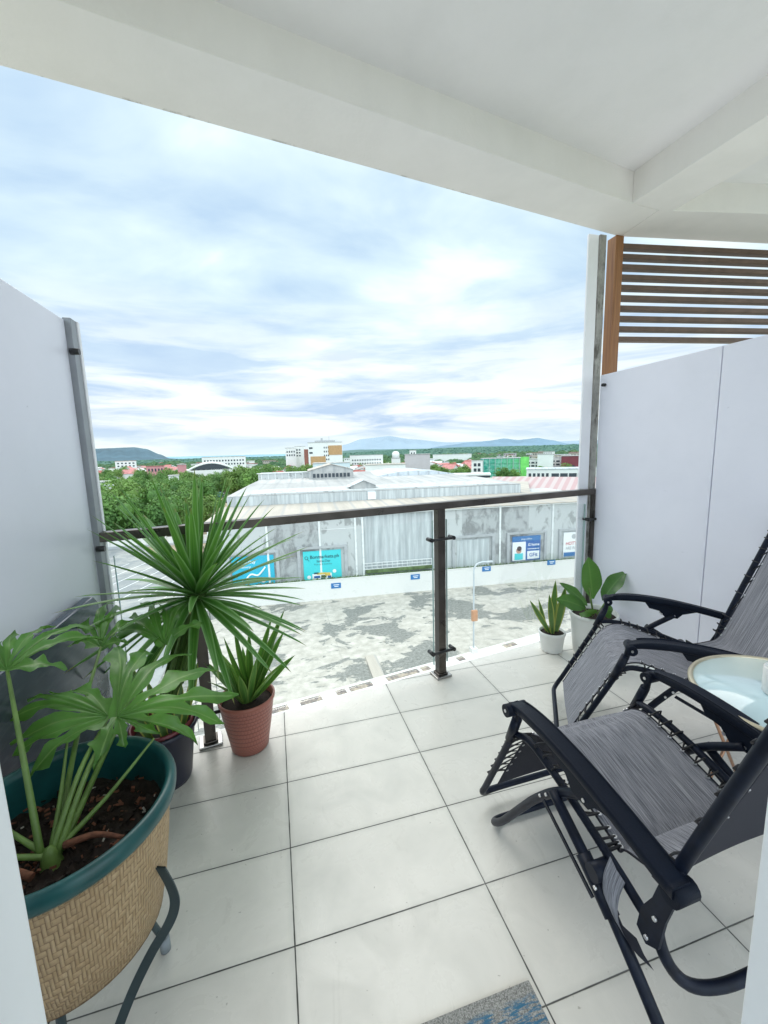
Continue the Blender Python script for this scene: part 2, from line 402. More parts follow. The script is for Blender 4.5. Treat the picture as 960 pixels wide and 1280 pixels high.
struct(cb.build('ceiling_beam_cross', M_BEAM, bevel=.004))
nb = MB(); prism(nb, [(2.335, .199), (4.6, .199-.17*2.2), (4.6, .498-.121*2.25), (2.354, .498)], ZS+.0015, ZC+.07)
struct(nb.build('ceiling_beam_neighbour', M_BEAM, bevel=.004))
lb = MB(); prism(lb, [(-1.6, iy(-1.6)-.003), (-1.6, -3.4), (-.53, -3.4), (-.5, iy(-.5)-.003)], ZS+.001, ZC+.06)
struct(lb.build('ceiling_beam_left', M_BEAM, bevel=.004))

# left divider
XL = -.701
ld = thing('divider_wall', 'pale frosted divider panel behind the plants on the left side', 'divider', (XL, 0, 0))
MB().box((-.008, -1.28, .975), (.012, 2.5, 1.88)).build('panel', M_PANEL, ld, bevel=.002)
MB().box((.004, .0, .9625), (.028, .05, 1.925)).build('post', M_ALU, ld, bevel=.002)
MB().box((.0165, .033, .9625), (.012, .02, 1.925)).build('edge_strip', M_WHITEP, ld, bevel=.002)
for z in (1.80, 1.02, .25):
    MB().tube([(.005, -.028, z), (.036, -.028, z)], .012, 12).build('clip', M_BLACK, ld)
# right divider
XR = 2.226
rd = thing('divider_wall', 'tall white divider of two panels behind the reclining chairs', 'divider', (XR, 0, 0))
MB().box((.008, (-.3155+.474)/2, .95), (.014, .7895, 1.82)).build('panel', M_PANEL, rd, bevel=.002)
MB().box((.008, (-.3205-2.6)/2, .95), (.014, 2.2795, 1.82)).build('panel', M_PANEL, rd, bevel=.002)
MB().box((.017, -.318, .95), (.004, .03, 1.82)).build('joint_strip', M_BLACK, rd)
MB().tube([(.004, .43, 1.79), (-.022, .43, 1.79)], .011, 12).build('clip', M_BLACK, rd)
# steel post, wall end and timber post on the right, with the slatted screen
sp_ = thing('corner_post', 'weathered grey steel post between railing end and ceiling', 'post', (2.216, .507, 0))
MB().box((0, 0, (ZS)/2), (.05, .03, ZS-.004)).build('shaft', M_WEATHER, sp_, bevel=.002)
wl = MB().box((2.146, .505, .9), (.078, .016, 2*1.85)).build('wall_end', M_WHITEP, bevel=.003)
tag(wl, 'narrow white wall end rising outside the right end of the railing', 'wall')
wl.scale = (1, 1, 1)
wp = thing('slatted_screen', 'brown horizontal slat screen with orange timber post above the right divider', 'screen', (2.335, .515, 0))
MB().box((0, 0, (ZS)/2+.7), (.062, .075, ZS-1.404)).build('post', M_WOOD, wp, bevel=.002)
for k in range(10):
    z = at_pl(778, 307.5+k*12.9, .498+.121*2.352, -.121).z
    a = V3((.032, -.0, z)); b = V3((2.3, -.0-.121*2.27, z))
    MB().bar(a, b, .05, .030).build('slat', M_SLAT, wp, bevel=.002)
MB().bar((.034, .035, 1.7), (.034, .035, ZS), .006, .012, up=(0, 1, 0)).build('fixing_strip', M_STEEL, wp)

# ------------------------------------------------------------------ railing
rl = thing('balcony_railing', 'bronze steel handrail with posts and clear glass panels along balcony edge', 'railing', (0, .12, 0), math.atan(.168))
k_ = math.sqrt(1+.168**2)
def rx(X): return X*k_
MB().box((rx((2.262-.69)/2), 0, 1.065), (rx(2.262+.69), .05, .040)).build('handrail', M_RAIL, rl, bevel=.003)
def rail_post(X, base=True, w=.05):
    p = MB().box((rx(X), 0, (1.045)/2+.003), (w, .05, 1.038)).build('post', M_RAIL, rl, bevel=.002)
    if base:
        MB().box((rx(X), 0, .008), (.105, .095, .012)).build('base_plate', M_STEEL, p, bevel=.003)
        MB().box((rx(X), 0, .020), (.066, .066, .010)).build('collar', M_RAIL, p, bevel=.003)
    for z in (.87, .17):
        m = MB()
        m.tube([(rx(X)-.085, -.034, z), (rx(X)+.085, -.034, z)], .009, 10)
        for s in (-1, 1):
            if s > 0 and X > 2: continue
            m.tube([(rx(X)+s*.075, -.042, z), (rx(X)+s*.075, .012, z)], .012, 12)
        m.build('glass_clamp', M_BLACK, p)
    return p
rail_post(-.352); rail_post(.953); rail_post(2.232, False, .055)
for a, b in ((-.65, -.40), (-.305, .905), (1.0, 2.15)):
    g = MB().box((rx((a+b)/2), 0, .53), (rx(b-a), .010, .90)).build('glass_panel', M_GLASS, rl)
    for x in (a, b):
        MB().box((rx(x), 0, .53), (.003, .0125, .90)).build('glass_edge', M_GLASSEDGE, g)

# ------------------------------------------------------------------ door frame near the camera
def jamb(px0, y0, px1, y1, Y, side, label):
    P = at_y(px1, y1, Y); X = P.x
    t = thing('door_frame', label, 'door frame', (X, Y, 0))
    w = .055
    MB().box((side*w/2, -.02, 1.2), (w, .05, 2.4)).build('jamb', M_JAMB, t, bevel=.003)
    MB().box((side*(w+.012), -.01, 1.2), (.016, .03, 2.4)).build('track', M_ALU, t, bevel=.002)
    return t, X
jl, XJ = jamb(0, 905, 55, 1280, -1.66, -1, 'white left jamb of the sliding door beside the basket planter')
jr, XJ2 = jamb(0, 0, 930, 1280, -1.60, 1, 'white right jamb of the sliding door beside the near recliner')
def curtain(x0, x1, y, label):
    rows = []
    for z in (.03, 2.3):
        rows.append([V3((x0+(x1-x0)*i/60, y+.014*math.sin(i*.9+1)+.006*math.sin(i*2.3), z)) for i in range(61)])
    return tag(MB().grid(rows).build('curtain', M_CURT), label, 'curtain')
cl_ = curtain(-.50, -.092, -1.75, 'dark blue curtain drawn aside behind the left door jamb')

# ------------------------------------------------------------------ rug
r = MB().box((.235, -.36, .006), (.70, .72, .010)).build('rug', M_RUG, bevel=.003)
r.location = (0, -1.168, 0)
tag(r, 'grey woven rug with blue streaks lying at the doorway', 'rug')

# ------------------------------------------------------------------ zero gravity chair
def P2(sx, prof): return [V3((sx, u, z)) for u, z in prof]
def make_chair():
    t = thing('reclining_chair', '', 'recliner')
    LW = .262
    # leg rest frame: one bent tube
    L = [(-LW, 0., .575), (-LW, .03, .47), (-LW, .185, .155), (-LW, .222, .085), (-LW+.03, .245, .057), (-LW+.08, .25, .055), (0, .25, .055)]
    R = [(-x, y, z) for x, y, z in L[::-1][1:]]
    MB().tube(L+R, .0115, 12, smooth_path=6).build('leg_rest_frame', M_FRAME, t)
    # foot support: U tube on the floor, rising to the armrests
    L = [(-.268, -.30, .528), (-.268, -.19, .445), (-.268, -.10, .345), (-.268, -.02, .235), (-.268, .075, .10), (-.262, .135, .035), (-.235, .158, .017), (-.18, .162, .015), (0, .162, .015)]
    R = [(-x, y, z) for x, y, z in L[::-1][1:]]
    MB().tube(L+R, .0125, 12, smooth_path=6).build('front_leg', M_FRAME, t)
    # rear leg, flat oval
    L = [(-.284, -.185, .45), (-.284, -.36, .335), (-.284, -.525, .19), (-.284, -.655, .045), (-.26, -.685, .016), (-.20, -.69, .015), (0, -.69, .015)]
    R = [(-x, y, z) for x, y, z in L[::-1][1:]]
    MB().tube(L+R, .0135, 12, smooth_path=5).build('rear_leg', M_FRAME, t)
    # back frame: U tube closed at the bottom behind the seat
    L = [(0, -.53, .225), (-.12, -.525, .228), (-.20, -.51, .25), (-.243, -.49, .31), (-.25, -.475, .39), (-.25, -.51, .55), (-.25, -.642, .96), (-.245, -.672, 1.06), (-.21, -.685, 1.11), (-.15, -.69, 1.125), (0, -.69, 1.13)]
    R = [(-x, y, z) for x, y, z in L[::-1][1:-1]]
    MB().tube(L+R, .0125, 12, smooth_path=5, closed=True).build('back_frame', M_FRAME, t)
    # sling profile
    prof = [(.205, .115), (.15, .225), (.09, .335), (.045, .42), (.012, .458), (-.04, .478), (-.10, .468), (-.20, .434), (-.29, .404), (-.325, .390), (-.336, .389), (-.352, .408), (-.41, .428), (-.465, .462), (-.505, .56), (-.575, .76), (-.628, .92), (-.652, 1.0), (-.668, 1.055)]
    pr = catmull([V3((0, u, z)) for u, z in prof], 5)
    W = .205; rows = []; N = len(pr)
    for i, p in enumerate(pr):
        f = i/(N-1); row = []
        a = pr[max(0, i-1)]; b = pr[min(N-1, i+1)]; d = (b-a).normalized(); nrm = V3((0, -d.z, d.y))
        if nrm.z < 0 and p.z > .5: pass
        for j in range(13):
            x = -W+2*W*j/12; s = 1-(x/W)**2
            sag = .016 if .25 < f < .6 else .008
            if f > .6: q = nrm*(-sag*s)
            elif f < .2: q = nrm*(-sag*s*.6)
            else: q = V3((0, 0, -sag*s))
            row.append(p+V3((x, 0, 0))+q)
        rows.append(row)
    m = MB(); m.grid(rows, uv=(1., 3.2), flip=True)
    # hems and eyelets
    for s in (-1, 1):
        m.tube([q[0 if s < 0 else -1] for q in rows], .0028, 6, mi=0)
    def along(frac): i = min(N-1, max(0, int(frac*(N-1)))); return pr[i]
    spans = [(.045, .215, 'leg', 8), (.31, .52, 'seat', 10), (.74, .93, 'back', 9)]
    sling = None
    rails = {'leg': lambda p, s: V3((s*LW, p.y+.004, p.z+.001)), 'seat': lambda p, s: V3((s*.243, p.y, p.z+.014)), 'back': lambda p, s: V3((s*.25, p.y+.002, p.z))}
    for lo, hi, nm, cnt in spans:
        for s in (-1, 1):
            for q in range(cnt):
                p = along(lo+(hi-lo)*q/(cnt-1)); e = V3((s*(W-.010), p.y, p.z+.003))
                d = V3((0, 0, 1)) if nm == 'seat' else V3((0, .9, .4))
                m.tube([e-d*.0015, e+d*.0025], .0055, 8, mi=1)
    sling = m.build('sling', [M_FABRIC, M_RIVET], t)
    for lo, hi, nm, cnt in spans:
        for s in (-1, 1):
            pts = []
            for q in range(cnt):
                p = along(lo+(hi-lo)*q/(cnt-1)); p2 = along(min(1, lo+(hi-lo)*(q+.5)/(cnt-1)))
                rp = rails[nm](p, s); rp2 = rails[nm](p2, s); e = V3((s*(W-.010), p.y, p.z+.005))
                rad = .0115
                if nm == 'seat':
                    rp = rp-V3((0, 0, .014)); rp2 = rp2-V3((0, 0, .014)); nn_ = V3((0, 0, 1))
                else:
                    nn_ = V3((0, .9, .35)).normalized()
                pts += [e, rp-V3((s*rad*.5, 0, 0))+nn_*rad, rp+V3((s*rad*.6, 0, 0))+nn_*rad*.9, rp+V3((s*rad*.35, 0, 0)), rp2+V3((s*rad*.2, 0, 0))-nn_*rad*.7, rp2-V3((s*rad, 0, 0))-nn_*rad*.4]
            MB().tube(pts, .003, 6).build('lacing', M_CORD, t)
    # seat rails
    for s in (-1, 1):
        MB().tube([(s*.255, .026, .462), (s*.243, -.02, .472), (s*.243, -.10, .463), (s*.243, -.22, .432), (s*.243, -.36, .385), (s*.246, -.44, .358), (s*.25, -.475, .362)], .011, 10, smooth_path=4).build('seat_rail', M_FRAME, t)
        # strap of sling that hangs out at the rear corner
        st = [V3((s*(.255), -.375, .40)), V3((s*.282, -.385, .375)), V3((s*.295, -.40, .34)), V3((s*.285, -.43, .305)), V3((s*.262, -.462, .285))]
        st = catmull(st, 4); rr = [[p+V3((0, -.022, -.012)), p+V3((s*.003, 0, 0)), p+V3((0, .022, .012))] for p in st]
        MB().grid(rr, uv=(.12, .4), flip=(s > 0)).build('strap', M_FABRIC, t)
        # thin strut
        MB().bar((s*.292, -.16, .40), (s*.292, -.345, .30), .004, .012).build('strut', M_FRAME, t)
        # clamp bracket on rear leg
        c = MB(); c.tube([(s*.284, -.30, .375), (s*.284, -.395, .305)], .0185, 12); c.tube([(s*.245, -.345, .372), (s*.30, -.345, .372)], .021, 14)
        b = c.build('leg_bracket', M_FRAME, t)
        MB().tube([(s*.30, -.36, .350), (s*.3045, -.36, .350)], .005, 8).build('rivet', M_RIVET, b)
        # rear bracket plate between back tube, seat rail and armrest
        pl_ = MB(); n = 0; sx = s*.268
        out = [(-.445, .345), (-.468, .325), (-.495, .345), (-.505, .42), (-.528, .515), (-.495, .53), (-.475, .45), (-.452, .40)]
        for xx in (sx-.004, sx+.004): pl_.v += [V3((xx, u, z)) for u, z in out]
        k = len(out); pl_.face(range(k)); pl_.face([k+i for i in range(k)][::-1])
        for i in range(k): pl_.face(((i+1) % k, i, k+i, k+(i+1) % k))
        pb = pl_.build('back_bracket', M_FRAME, t)
        for u, z in ((-.470, .345), (-.485, .41), (-.51, .50)):
            MB().tube([(sx+s*.002, u, z), (sx+s*.0085, u, z)], .005, 8).build('rivet', M_RIVET, pb)
        # armrest: swept moulded section
        ax = s*.278; rows = []
        pa = catmull([V3((ax, .012, .583)), V3((ax, -.05, .598)), V3((ax, -.15, .602)), V3((ax, -.28, .590)), V3((ax, -.40, .568)), V3((ax, -.48, .550)), V3((ax, -.535, .538))], 5)
        NA = len(pa)
        for i, p in enumerate(pa):
            f = i/(NA-1); w = .018+.008*min(1, f*4)*(1 if f < .9 else 1-(f-.9)*3); h = .012+.004*min(1, f*5)
            sec = []
            for k in range(20):
                a = 2*PI*k/20; ca, sa = math.cos(a), math.sin(a); e = .45
                sec.append(p+V3((w*math.copysign(abs(ca)**e, ca), 0, h*math.copysign(abs(sa)**e, sa)+(.004*abs(ca) if sa > 0 else 0)-.004*(1 if sa > 0 else 0))))
            rows.append(sec)
        am = MB(); am.grid(rows, True)
        am.face([k for k in range(20)]); am.face([(NA-1)*20+k for k in range(20)][::-1])
        # ridge on top, under-keel and front barrel
        am.tube([p+V3((-s*.020, 0, .0135)) for p in pa[3:-1]], .003, 6)
        am.tube([(ax-.036, .0, .575), (ax+.036, .0, .575)], .0195, 18)
        keel = [(-.17, .585), (-.19, .555), (-.235, .545), (-.26, .515), (-.315, .512), (-.335, .535), (-.40, .555), (-.42, .57)]
        n = len(am.v); k = len(keel)
        for xx in (ax-.012, ax+.012): am.v += [V3((xx, u, z)) for u, z in keel]
        am.face([n+i for i in range(k)]); am.face([n+k+i for i in range(k)][::-1])
        for i in range(k): am.face((n+(i+1) % k, n+i, n+k+i, n+k+(i+1) % k))
        am.tube([(ax-.02, -.528, .526), (ax+.034, -.528, .526)], .021, 14)
        ar = am.build('armrest', M_ARM, t)
        for u, z in ((0, .575), (-.245, .53), (-.30, .525)):
            for q in (-1, 1):
                off = .036 if u == 0 else .0125
                MB().tube([(ax+q*off, u, z), (ax+q*(off+.002), u, z)], .005, 8).build('rivet', M_RIVET, ar)
        for u, z in ((-.195, .448), (-.13, .385), (-.155, .41)):
            MB().tube([(s*.279, u, z), (s*.2835, u, z)], .0045, 8).build('rivet', M_RIVET, t)
        # sleeve where the seat rail meets the leg tube
        MB().tube([(s*LW, .012, .53), (s*LW, .05, .43)], .0155, 12).build('sleeve', M_FRAME, t)
    return t
ch1 = make_chair()
ch1.location = (.990, -.885, 0); ch1.rotation_euler = (0, 0, math.radians(1.5))
ch1['label'] = 'near grey sling recliner with armrests facing the railing, beside the round table'
ch1['group'] = 'zero gravity recliners'
ch2 = copy_tree(ch1)
ch2.location = (1.530, -.458, 0); ch2.rotation_euler = (0, 0, math.radians(55.))
ch2['label'] = 'far grey sling recliner turned sideways with its back against the right divider'

# ------------------------------------------------------------------ glass side table
tb = thing('side_table', 'round side table with blue glass top and pale gold rim between the recliners', 'table', (1.535, -1.135, 0))
MB().lathe([(0, .590), (.258, .590), (.258, .598), (0, .598)], seg=64).build('table_top', M_TTOP, tb)
MB().tube([(.2625*math.cos(a*PI/36), .2625*math.sin(a*PI/36), .595) for a in range(72)], .0085, 10, closed=True).build('rim', M_GOLD, tb)
for k in range(3):
    a = (PI/2, -.35, -1.65)[k]
    for q, b in ((-.72, .72), (.72, -.72)) if k == 0 else ((-.4, .4), (.4, -.4)):
        MB().tube([(.24*math.cos(a+q), .24*math.sin(a+q), .588), (.24*math.cos(a+b), .24*math.sin(a+b), .008)], .0055, 8).build('leg', M_COPPER, tb)
mg = MB().lathe([(0, 0), (.036, 0), (.040, .006), (.041, .085), (.038, .088), (.0365, .082), (.035, .008), (0, .006)], seg=32).build('mug', M_CERAMIC)
pm = at_z(973, 868, .600); mg.location = (pm.x, pm.y, .600)
tag(mg, 'white ceramic mug on the glass table top at the picture edge', 'mug')

# ------------------------------------------------------------------ leaves
def ribbon(mb, base, d, L, w, droop=.3, fold=.25, up=V3((0, 0, 1)), seg=10, wf=None, mi=0, wave=0., ph=0., side=None):
    d = V3(d).normalized(); p = V3(base); ac = side or d.cross(up)
    if ac.length < .1: ac = d.cross(V3((1, .3, 0)))
    ac = ac.normalized(); rows = []
    for i in range(seg+1):
        f = i/seg; wd = w*(wf(f) if wf else math.sin(PI*min(1, f*.9+.1))**.6*(1-f)**.25)
        n = ac.cross(d).normalized(); off = wave*math.sin(f*14+ph)*w
        rows.append([p-ac*wd+n*(wd*fold+off), p-ac*wd*.5+n*(wd*fold*.5), p, p+ac*wd*.5+n*(wd*fold*.5), p+ac*wd+n*(wd*fold-off)])
        d = (d+V3((0, 0, -1))*droop/seg).normalized(); ac = (ac-d*ac.dot(d)).normalized(); p = p+d*L/seg
    n0 = len(mb.v)
    for r_ in rows: mb.v += r_
    for i in range(seg):
        for j in range(4):
            q = [n0+i*5+j, n0+i*5+j+1, n0+(i+1)*5+j+1, n0+(i+1)*5+j]
            mb.face(q, mi, True, [(j/4, i/seg), ((j+1)/4, i/seg), ((j+1)/4, (i+1)/seg), (j/4, (i+1)/seg)])

def lobed_leaf(mb, base, d, nrm, L, lobes=7, seed=0, curl=.25, wid=1.0, mi=0):
    """split philodendron leaf: side lobes sweep off a midrib, all one sheet; uv.x=.5 on the ribs"""
    rnd = random.Random(seed); d = V3(d).normalized(); nrm = V3(nrm); nrm = (nrm-d*nrm.dot(d)).normalized(); s = d.cross(nrm)
    base = V3(base)
    def spine(f):
        a = f*curl*1.2; return base + d*(L*(math.sin(a)/a if a > 1e-4 else 1)*f) - nrm*(L*f*(1-math.cos(a))/(a if a > 1e-4 else 1)) , a
    def frame(f):
        p, a = spine(f); dd = d*math.cos(a)-nrm*math.sin(a); nn = nrm*math.cos(a)+d*math.sin(a); return p, dd, nn
    def strip(rows):
        n0 = len(mb.v)
        for r_ in rows: mb.v += r_
        for i in range(len(rows)-1):
            for j in range(4):
                mb.face([n0+i*5+j, n0+i*5+j+1, n0+(i+1)*5+j+1, n0+(i+1)*5+j], mi, True, [(j/4, i/9), ((j+1)/4, i/9), ((j+1)/4, (i+1)/9), (j/4, (i+1)/9)])
    # central web along the rib
    rows = []
    for i in range(13):
        f = i/12; p, dd, nn = frame(f); w = L*(.17*math.sin(PI*min(1, f*.75+.28))*(1-f*.55) if f < .97 else .004)
        rows.append([p-s*w+nn*w*.10, p-s*w*.5+nn*w*.02, p, p+s*w*.5+nn*w*.02, p+s*w+nn*w*.10])
    strip(rows)
    for sd in (-1, 1):
        for k in range(lobes):
            f0 = -.02+.86*k/(lobes-1) if k else 0.0
            p, dd, nn = frame(max(0, f0))
            ang = math.radians(128-100*(k/(lobes-1))**.8+rnd.uniform(-6, 6))      # first lobes point backwards
            ln = L*wid*(.50, .62, .62, .56, .48, .38, .30, .24)[min(k, 7)]*rnd.uniform(.9, 1.08)
            dr = (dd*math.cos(ang)+s*sd*math.sin(ang)).normalized(); w0 = L*.080*rnd.uniform(.9, 1.15)
            q = p+dr*L*.015; rows = []; ac = nn.cross(dr).normalized(); droop = rnd.uniform(.25, .55)*(.6 if k > 4 else 1); lift = .10
            ph = rnd.uniform(0, 6); bend = rnd.uniform(.1, .45)*sd
            for i in range(10):
                f = i/9; ww = w0*(.85+.45*math.sin(PI*f*.95))*(1-f**3)**.6+.0006
                wv = .34*ww*math.sin(f*9+ph); wv2 = .34*ww*math.sin(f*8+ph+2)
                scal = 1+.18*math.sin(f*17+ph)
                rows.append([q-ac*ww*scal+nn*(ww*.22+wv), q-ac*ww*.5+nn*ww*.06, q-nn*ww*.04, q+ac*ww*.5+nn*ww*.06, q+ac*ww*(1.05+.18*math.cos(f*15+ph))+nn*(ww*.22+wv2)])
                dr = (dr+nn*(lift-droop*f)/6+dd*abs(bend)/9+V3((0, 0, -.35*droop/9))).normalized(); ac = nn.cross(dr).normalized(); q = q+dr*ln/9
            strip(rows)

# big split-leaf philodendron in the basket planter
PX, PY, PZ = -.458, -.99, .65
ph_ = thing('potted_philodendron', 'large split leaf philodendron in a woven basket planter with dark green rim', 'potted plant', (PX, PY, 0))
MB().lathe([(.140, .335), (.165, .34), (.178, .40), (.192, .50), (.203, .60), (.2045, .622)], seg=96, uv=(176, 34)).build('basket_cover', M_BASKET, ph_)
MB().lathe([(.0, .336), (.165, .338)], seg=48).build('basket_base', M_BASKET, ph_)
MB().lathe([(.200, .618), (.2105, .612), (.2185, .622), (.2205, .640), (.216, .652), (.207, .655), (.200, .650), (.1965, .635), (.193, .56), (.188, .50)], seg=72).build('pot', M_TEAL, ph_)
so = MB(); rows = []
for i in range(22):
    r_ = .194*i/21; rows.append([V3((r_*math.cos(2*PI*k/64), r_*math.sin(2*PI*k/64),   .548+.012*math.sin(k*.7+i*1.3)*(i/21)+random.uniform(-.006, .006))) for k in range(64)])
so.grid(rows, True)
so.build('soil', M_SOIL, ph_)
ck = MB()
for i in range(420):
    a = random.uniform(0, 2*PI); r_ = .185*math.sqrt(random.random()); s_ = random.uniform(.002, .008)
    Mx = Matrix.Rotation(random.uniform(0, 3), 3, 'X') @ Matrix.Rotation(random.uniform(0, 3), 3, 'Z')
    ck.box((r_*math.cos(a), r_*math.sin(a), .556+random.uniform(-.003, .006)), (s_*2.2, s_, s_*.6), 0, random.choice([0, 0, 0, 0, 0, 0, 1, 1, 1, 2] if s_ < .005 else [0, 0, 1]), Mx)
o = ck.build('bark_mulch', [M_SOIL, M_BARK, M_CHIPL], ph_); o['kind'] = 'stuff'
for (a, b) in (((.01, -.03, .58), (.13, -.055, .588)), ((-.02, -.09, .58), (-.13, -.06, .60))):
    MB().tube([a, ((a[0]+b[0])/2, (a[1]+b[1])/2+.008, .592), b], lambda f: .008-.004*f, 8, smooth_path=4).build('root', M_BARK, ph_)
def loc(v): return V3((v.x-PX, v.y-PY, v.z))
heart = V3((-.015, -.035, .565))
def fan_leaf(mb, B, tips, wm=.020, ph=0., up=V3((0, 0, 1)), arch=.10):
    """deeply lobed leaf: one rib per lobe, neighbouring lobes share a web near the stalk"""
    n = len(tips); SG = 14
    def rib(i, s):
        T = tips[i]; d = T-B; L = d.length
        sw = d.cross(up).normalized()*(L*.055*math.sin(PI*s*1.5+i*1.9+ph)*s)
        return B+d*s+sw+up*(L*arch*math.sin(PI*s)-L*.17*s**3)
    nbr = []
    for i in range(n):
        rows = []; L = (tips[i]-B).length; tl = (tips[i]-B).normalized(); perp = tl.cross(up).normalized()
        sgn = 1 if n < 2 else (1 if perp.dot(tips[min(n-1, i+1)]-tips[max(0, i-1)]) > 0 else -1)
        for k in range(SG+1):
            s = k/SG; P = rib(i, s); W = wm*1.12*(.65+.5*min(1, L/.22))*(.82+.34*math.sin(s*10+ph+i*2.1))*(1-s**5)**.7*min(1, .35+2.2*s); row = [None]*5; row[2] = P-up*.0025
            for sd, j in ((-1, i-1), (1, i+1)):
                if 0 <= j < n: Q = rib(j, s); v = Q-P; dist = v.length*.5; dr = v.normalized() if v.length > 1e-6 else perp*sd*sgn
                else: dist = 9; dr = perp*sd*sgn
                w_ = min(dist, W*(1+.34*math.sin(s*19+ph*2+i*1.7+sd*1.3))); free = 0 if dist <= W else 1
                ruf = up*(.006*math.sin(s*19+i*2.3+ph+sd)*free*(s > .2)+.003)
                o_ = 2+2*sd; row[o_] = P+dr*w_+ruf; row[2+sd] = P+dr*w_*.5+up*.0028
            rows.append(row)
        n0 = len(mb.v)
        for r_ in rows: mb.v += r_
        for k in range(SG):
            for j in range(4):
                mb.face([n0+k*5+j, n0+k*5+j+1, n0+(k+1)*5+j+1, n0+(k+1)*5+j], 0, True, [(j/4, k/SG), ((j+1)/4, k/SG), ((j+1)/4, (k+1)/SG), (j/4, (k+1)/SG)])
FL = [   # stalk point (px, py, z), lobe tips (px, py, z), lobe half width
 ((136, 896, .745), [(92, 852, .795), (56, 856, .80), (22, 865, .79), (-2, 886, .765), (8, 918, .735), (8, 940, .715), (32, 962, .70)], .023),
 ((146, 897, .745), [(116, 957, .70), (157, 930, .70), (197, 914, .71), (245, 922, .69), (280, 886, .72), (298, 857, .745), (272, 828, .775), (232, 802, .80), (177, 800, .83), (153, 790, .85)], .025),
 ((9, 838, .915), [(-22, 832, .93), (-14, 802, .965), (18, 782, .985), (60, 772, .965), (118, 768, .90), (130, 786, .885), (82, 829, .885)], .024),
 ((126, 809, .80), [(88, 800, .81), (96, 772, .84), (131, 741, .88), (150, 747, .87), (168, 770, .84), (160, 800, .80)], .022),
 ((206, 806, .74), [(147, 778, .78), (152, 762, .80), (175, 738, .84), (212, 745, .83), (240, 739, .84), (252, 772, .80)], .028)]
fo = MB()
for q_, (b_, tps, wm_) in enumerate(FL):
    fan_leaf(fo, loc(at_z(*b_)), [loc(at_z(*p)) for p in tps], wm_, q_*1.9, up=V3((.05, -.35, .93)).normalized())
fo.build('foliage', M_PHILO, ph_)
for (b_, tps, wm_), (ox, oy_) in zip(FL, ((.0, .0), (.012, .004), (-.016, .0), (.002, .014), (.014, .012))):
    B = loc(at_z(*b_)); h0 = heart+V3((ox, oy_, 0)); mid = (h0+B)/2+V3((0, 0, .028))
    MB().tube([h0, mid, B], lambda f: .0075-.0038*f, 8, smooth_path=8).build('petiole', M_PETIOLE, ph_)
for e in ((-.17, .03, .68), (-.16, -.06, .66), (.16, .10, .70), (-.03, .12, .72)):
    MB().tube([heart, (heart+V3(e))/2+V3((0, 0, -.01)), V3(e)], lambda f: .007-.0045*f, 8, smooth_path=6).build('petiole', M_PETIOLE, ph_)
MB().lathe([(.001, .590), (.008, .586), (.013, .575), (.018, .560), (.021, .545)], c=(heart.x, heart.y, 0), seg=14).build('stem', M_PETIOLE, ph_)

# stand below the basket
sd_ = thing('plant_stand', 'dark steel ring stand with grey rubber feet below the basket planter', 'plant stand', (PX, PY, 0))
MB().tube([(.130*math.cos(a*PI/32), .130*math.sin(a*PI/32), .326) for a in range(64)], .008, 10, closed=True).build('ring', M_STAND, sd_)
path = catmull([V3(q_) for q_ in ((.192, -.062, .50), (.209, -.066, .45), (.212, -.062, .40), (.192, -.050, .34), (.142, -.028, .25), (.098, -.027, .17), (.064, -.037, .10), (.028, -.047, .012))], 6)
rows = [[p+V3((w_, -w_*.35, 0))+V3((0, h_, 0)) for w_, h_ in ((-.011, .0), (-.011, .004), (.011, .004), (.011, .0))] for p in path]
MB().grid(rows, True, smooth=False, flip=True).build('leg', M_STAND, sd_)
for (ax_, ay, r0, r1) in ((.104, .172, .125, .20), (.012, -.2, .122, .15), (-.17, .05, .125, .19)):
    u = V3((ax_, ay, 0)).normalized()
    lg = MB().tube([u*r0+V3((0, 0, .33)), u*(r0*.6+r1*.4)+V3((0, 0, .18)), u*r1+V3((0, 0, .03))], .0085, 10, smooth_path=4).build('leg', M_STAND, sd_)
    MB().tube([u*(r1-.001)+V3((0, 0, .045)), u*r1+V3((0, 0, .001))], .0135, 12).build('rubber_foot', M_GREYRUB, lg)

# spiky yucca in the dark pot
YX, YY = -.50, -.13
yu = thing('potted_yucca', 'tall spiky yucca with sword leaves in a dark navy pot by the left post', 'potted plant', (YX, YY, 0))
MB().lathe([(0, .003), (.092, .003), (.098, .02), (.125, .235), (.137, .245), (.139, .262), (.131, .265), (.124, .25), (.120, .20)], seg=56).build('pot', M_NAVYPOT, yu)
MB().lathe([(.120, .23), (.1225, .272), (.117, .276), (.113, .268), (.108, .20)], seg=56).build('inner_pot', M_MAROON, yu)
MB().lathe([(.0, .235), (.06, .238), (.112, .23)], seg=40).build('soil', M_SOIL, yu)
crown = at_y(246, 742, -.10)-V3((YX, YY, 0))
st = MB()
for k in range(26):
    a = k*2.4; b0 = V3((.022*math.cos(a), .022*math.sin(a), .23+random.uniform(0, .06))); f = k/26
    tgt = crown+V3((.022*math.cos(a), .022*math.sin(a), -.04*random.random()))
    ribbon(st, b0+(tgt-b0)*f*.55, tgt-b0, (tgt-b0).length*(1-.5*f), .021, 0.0, .55, seg=7, wf=lambda t: .8+.3*math.sin(PI*t), side=V3((-math.sin(a), math.cos(a), 0)))
st.build('stem', M_YSTEM, yu)
yl = MB(); rnd = random.Random(5)
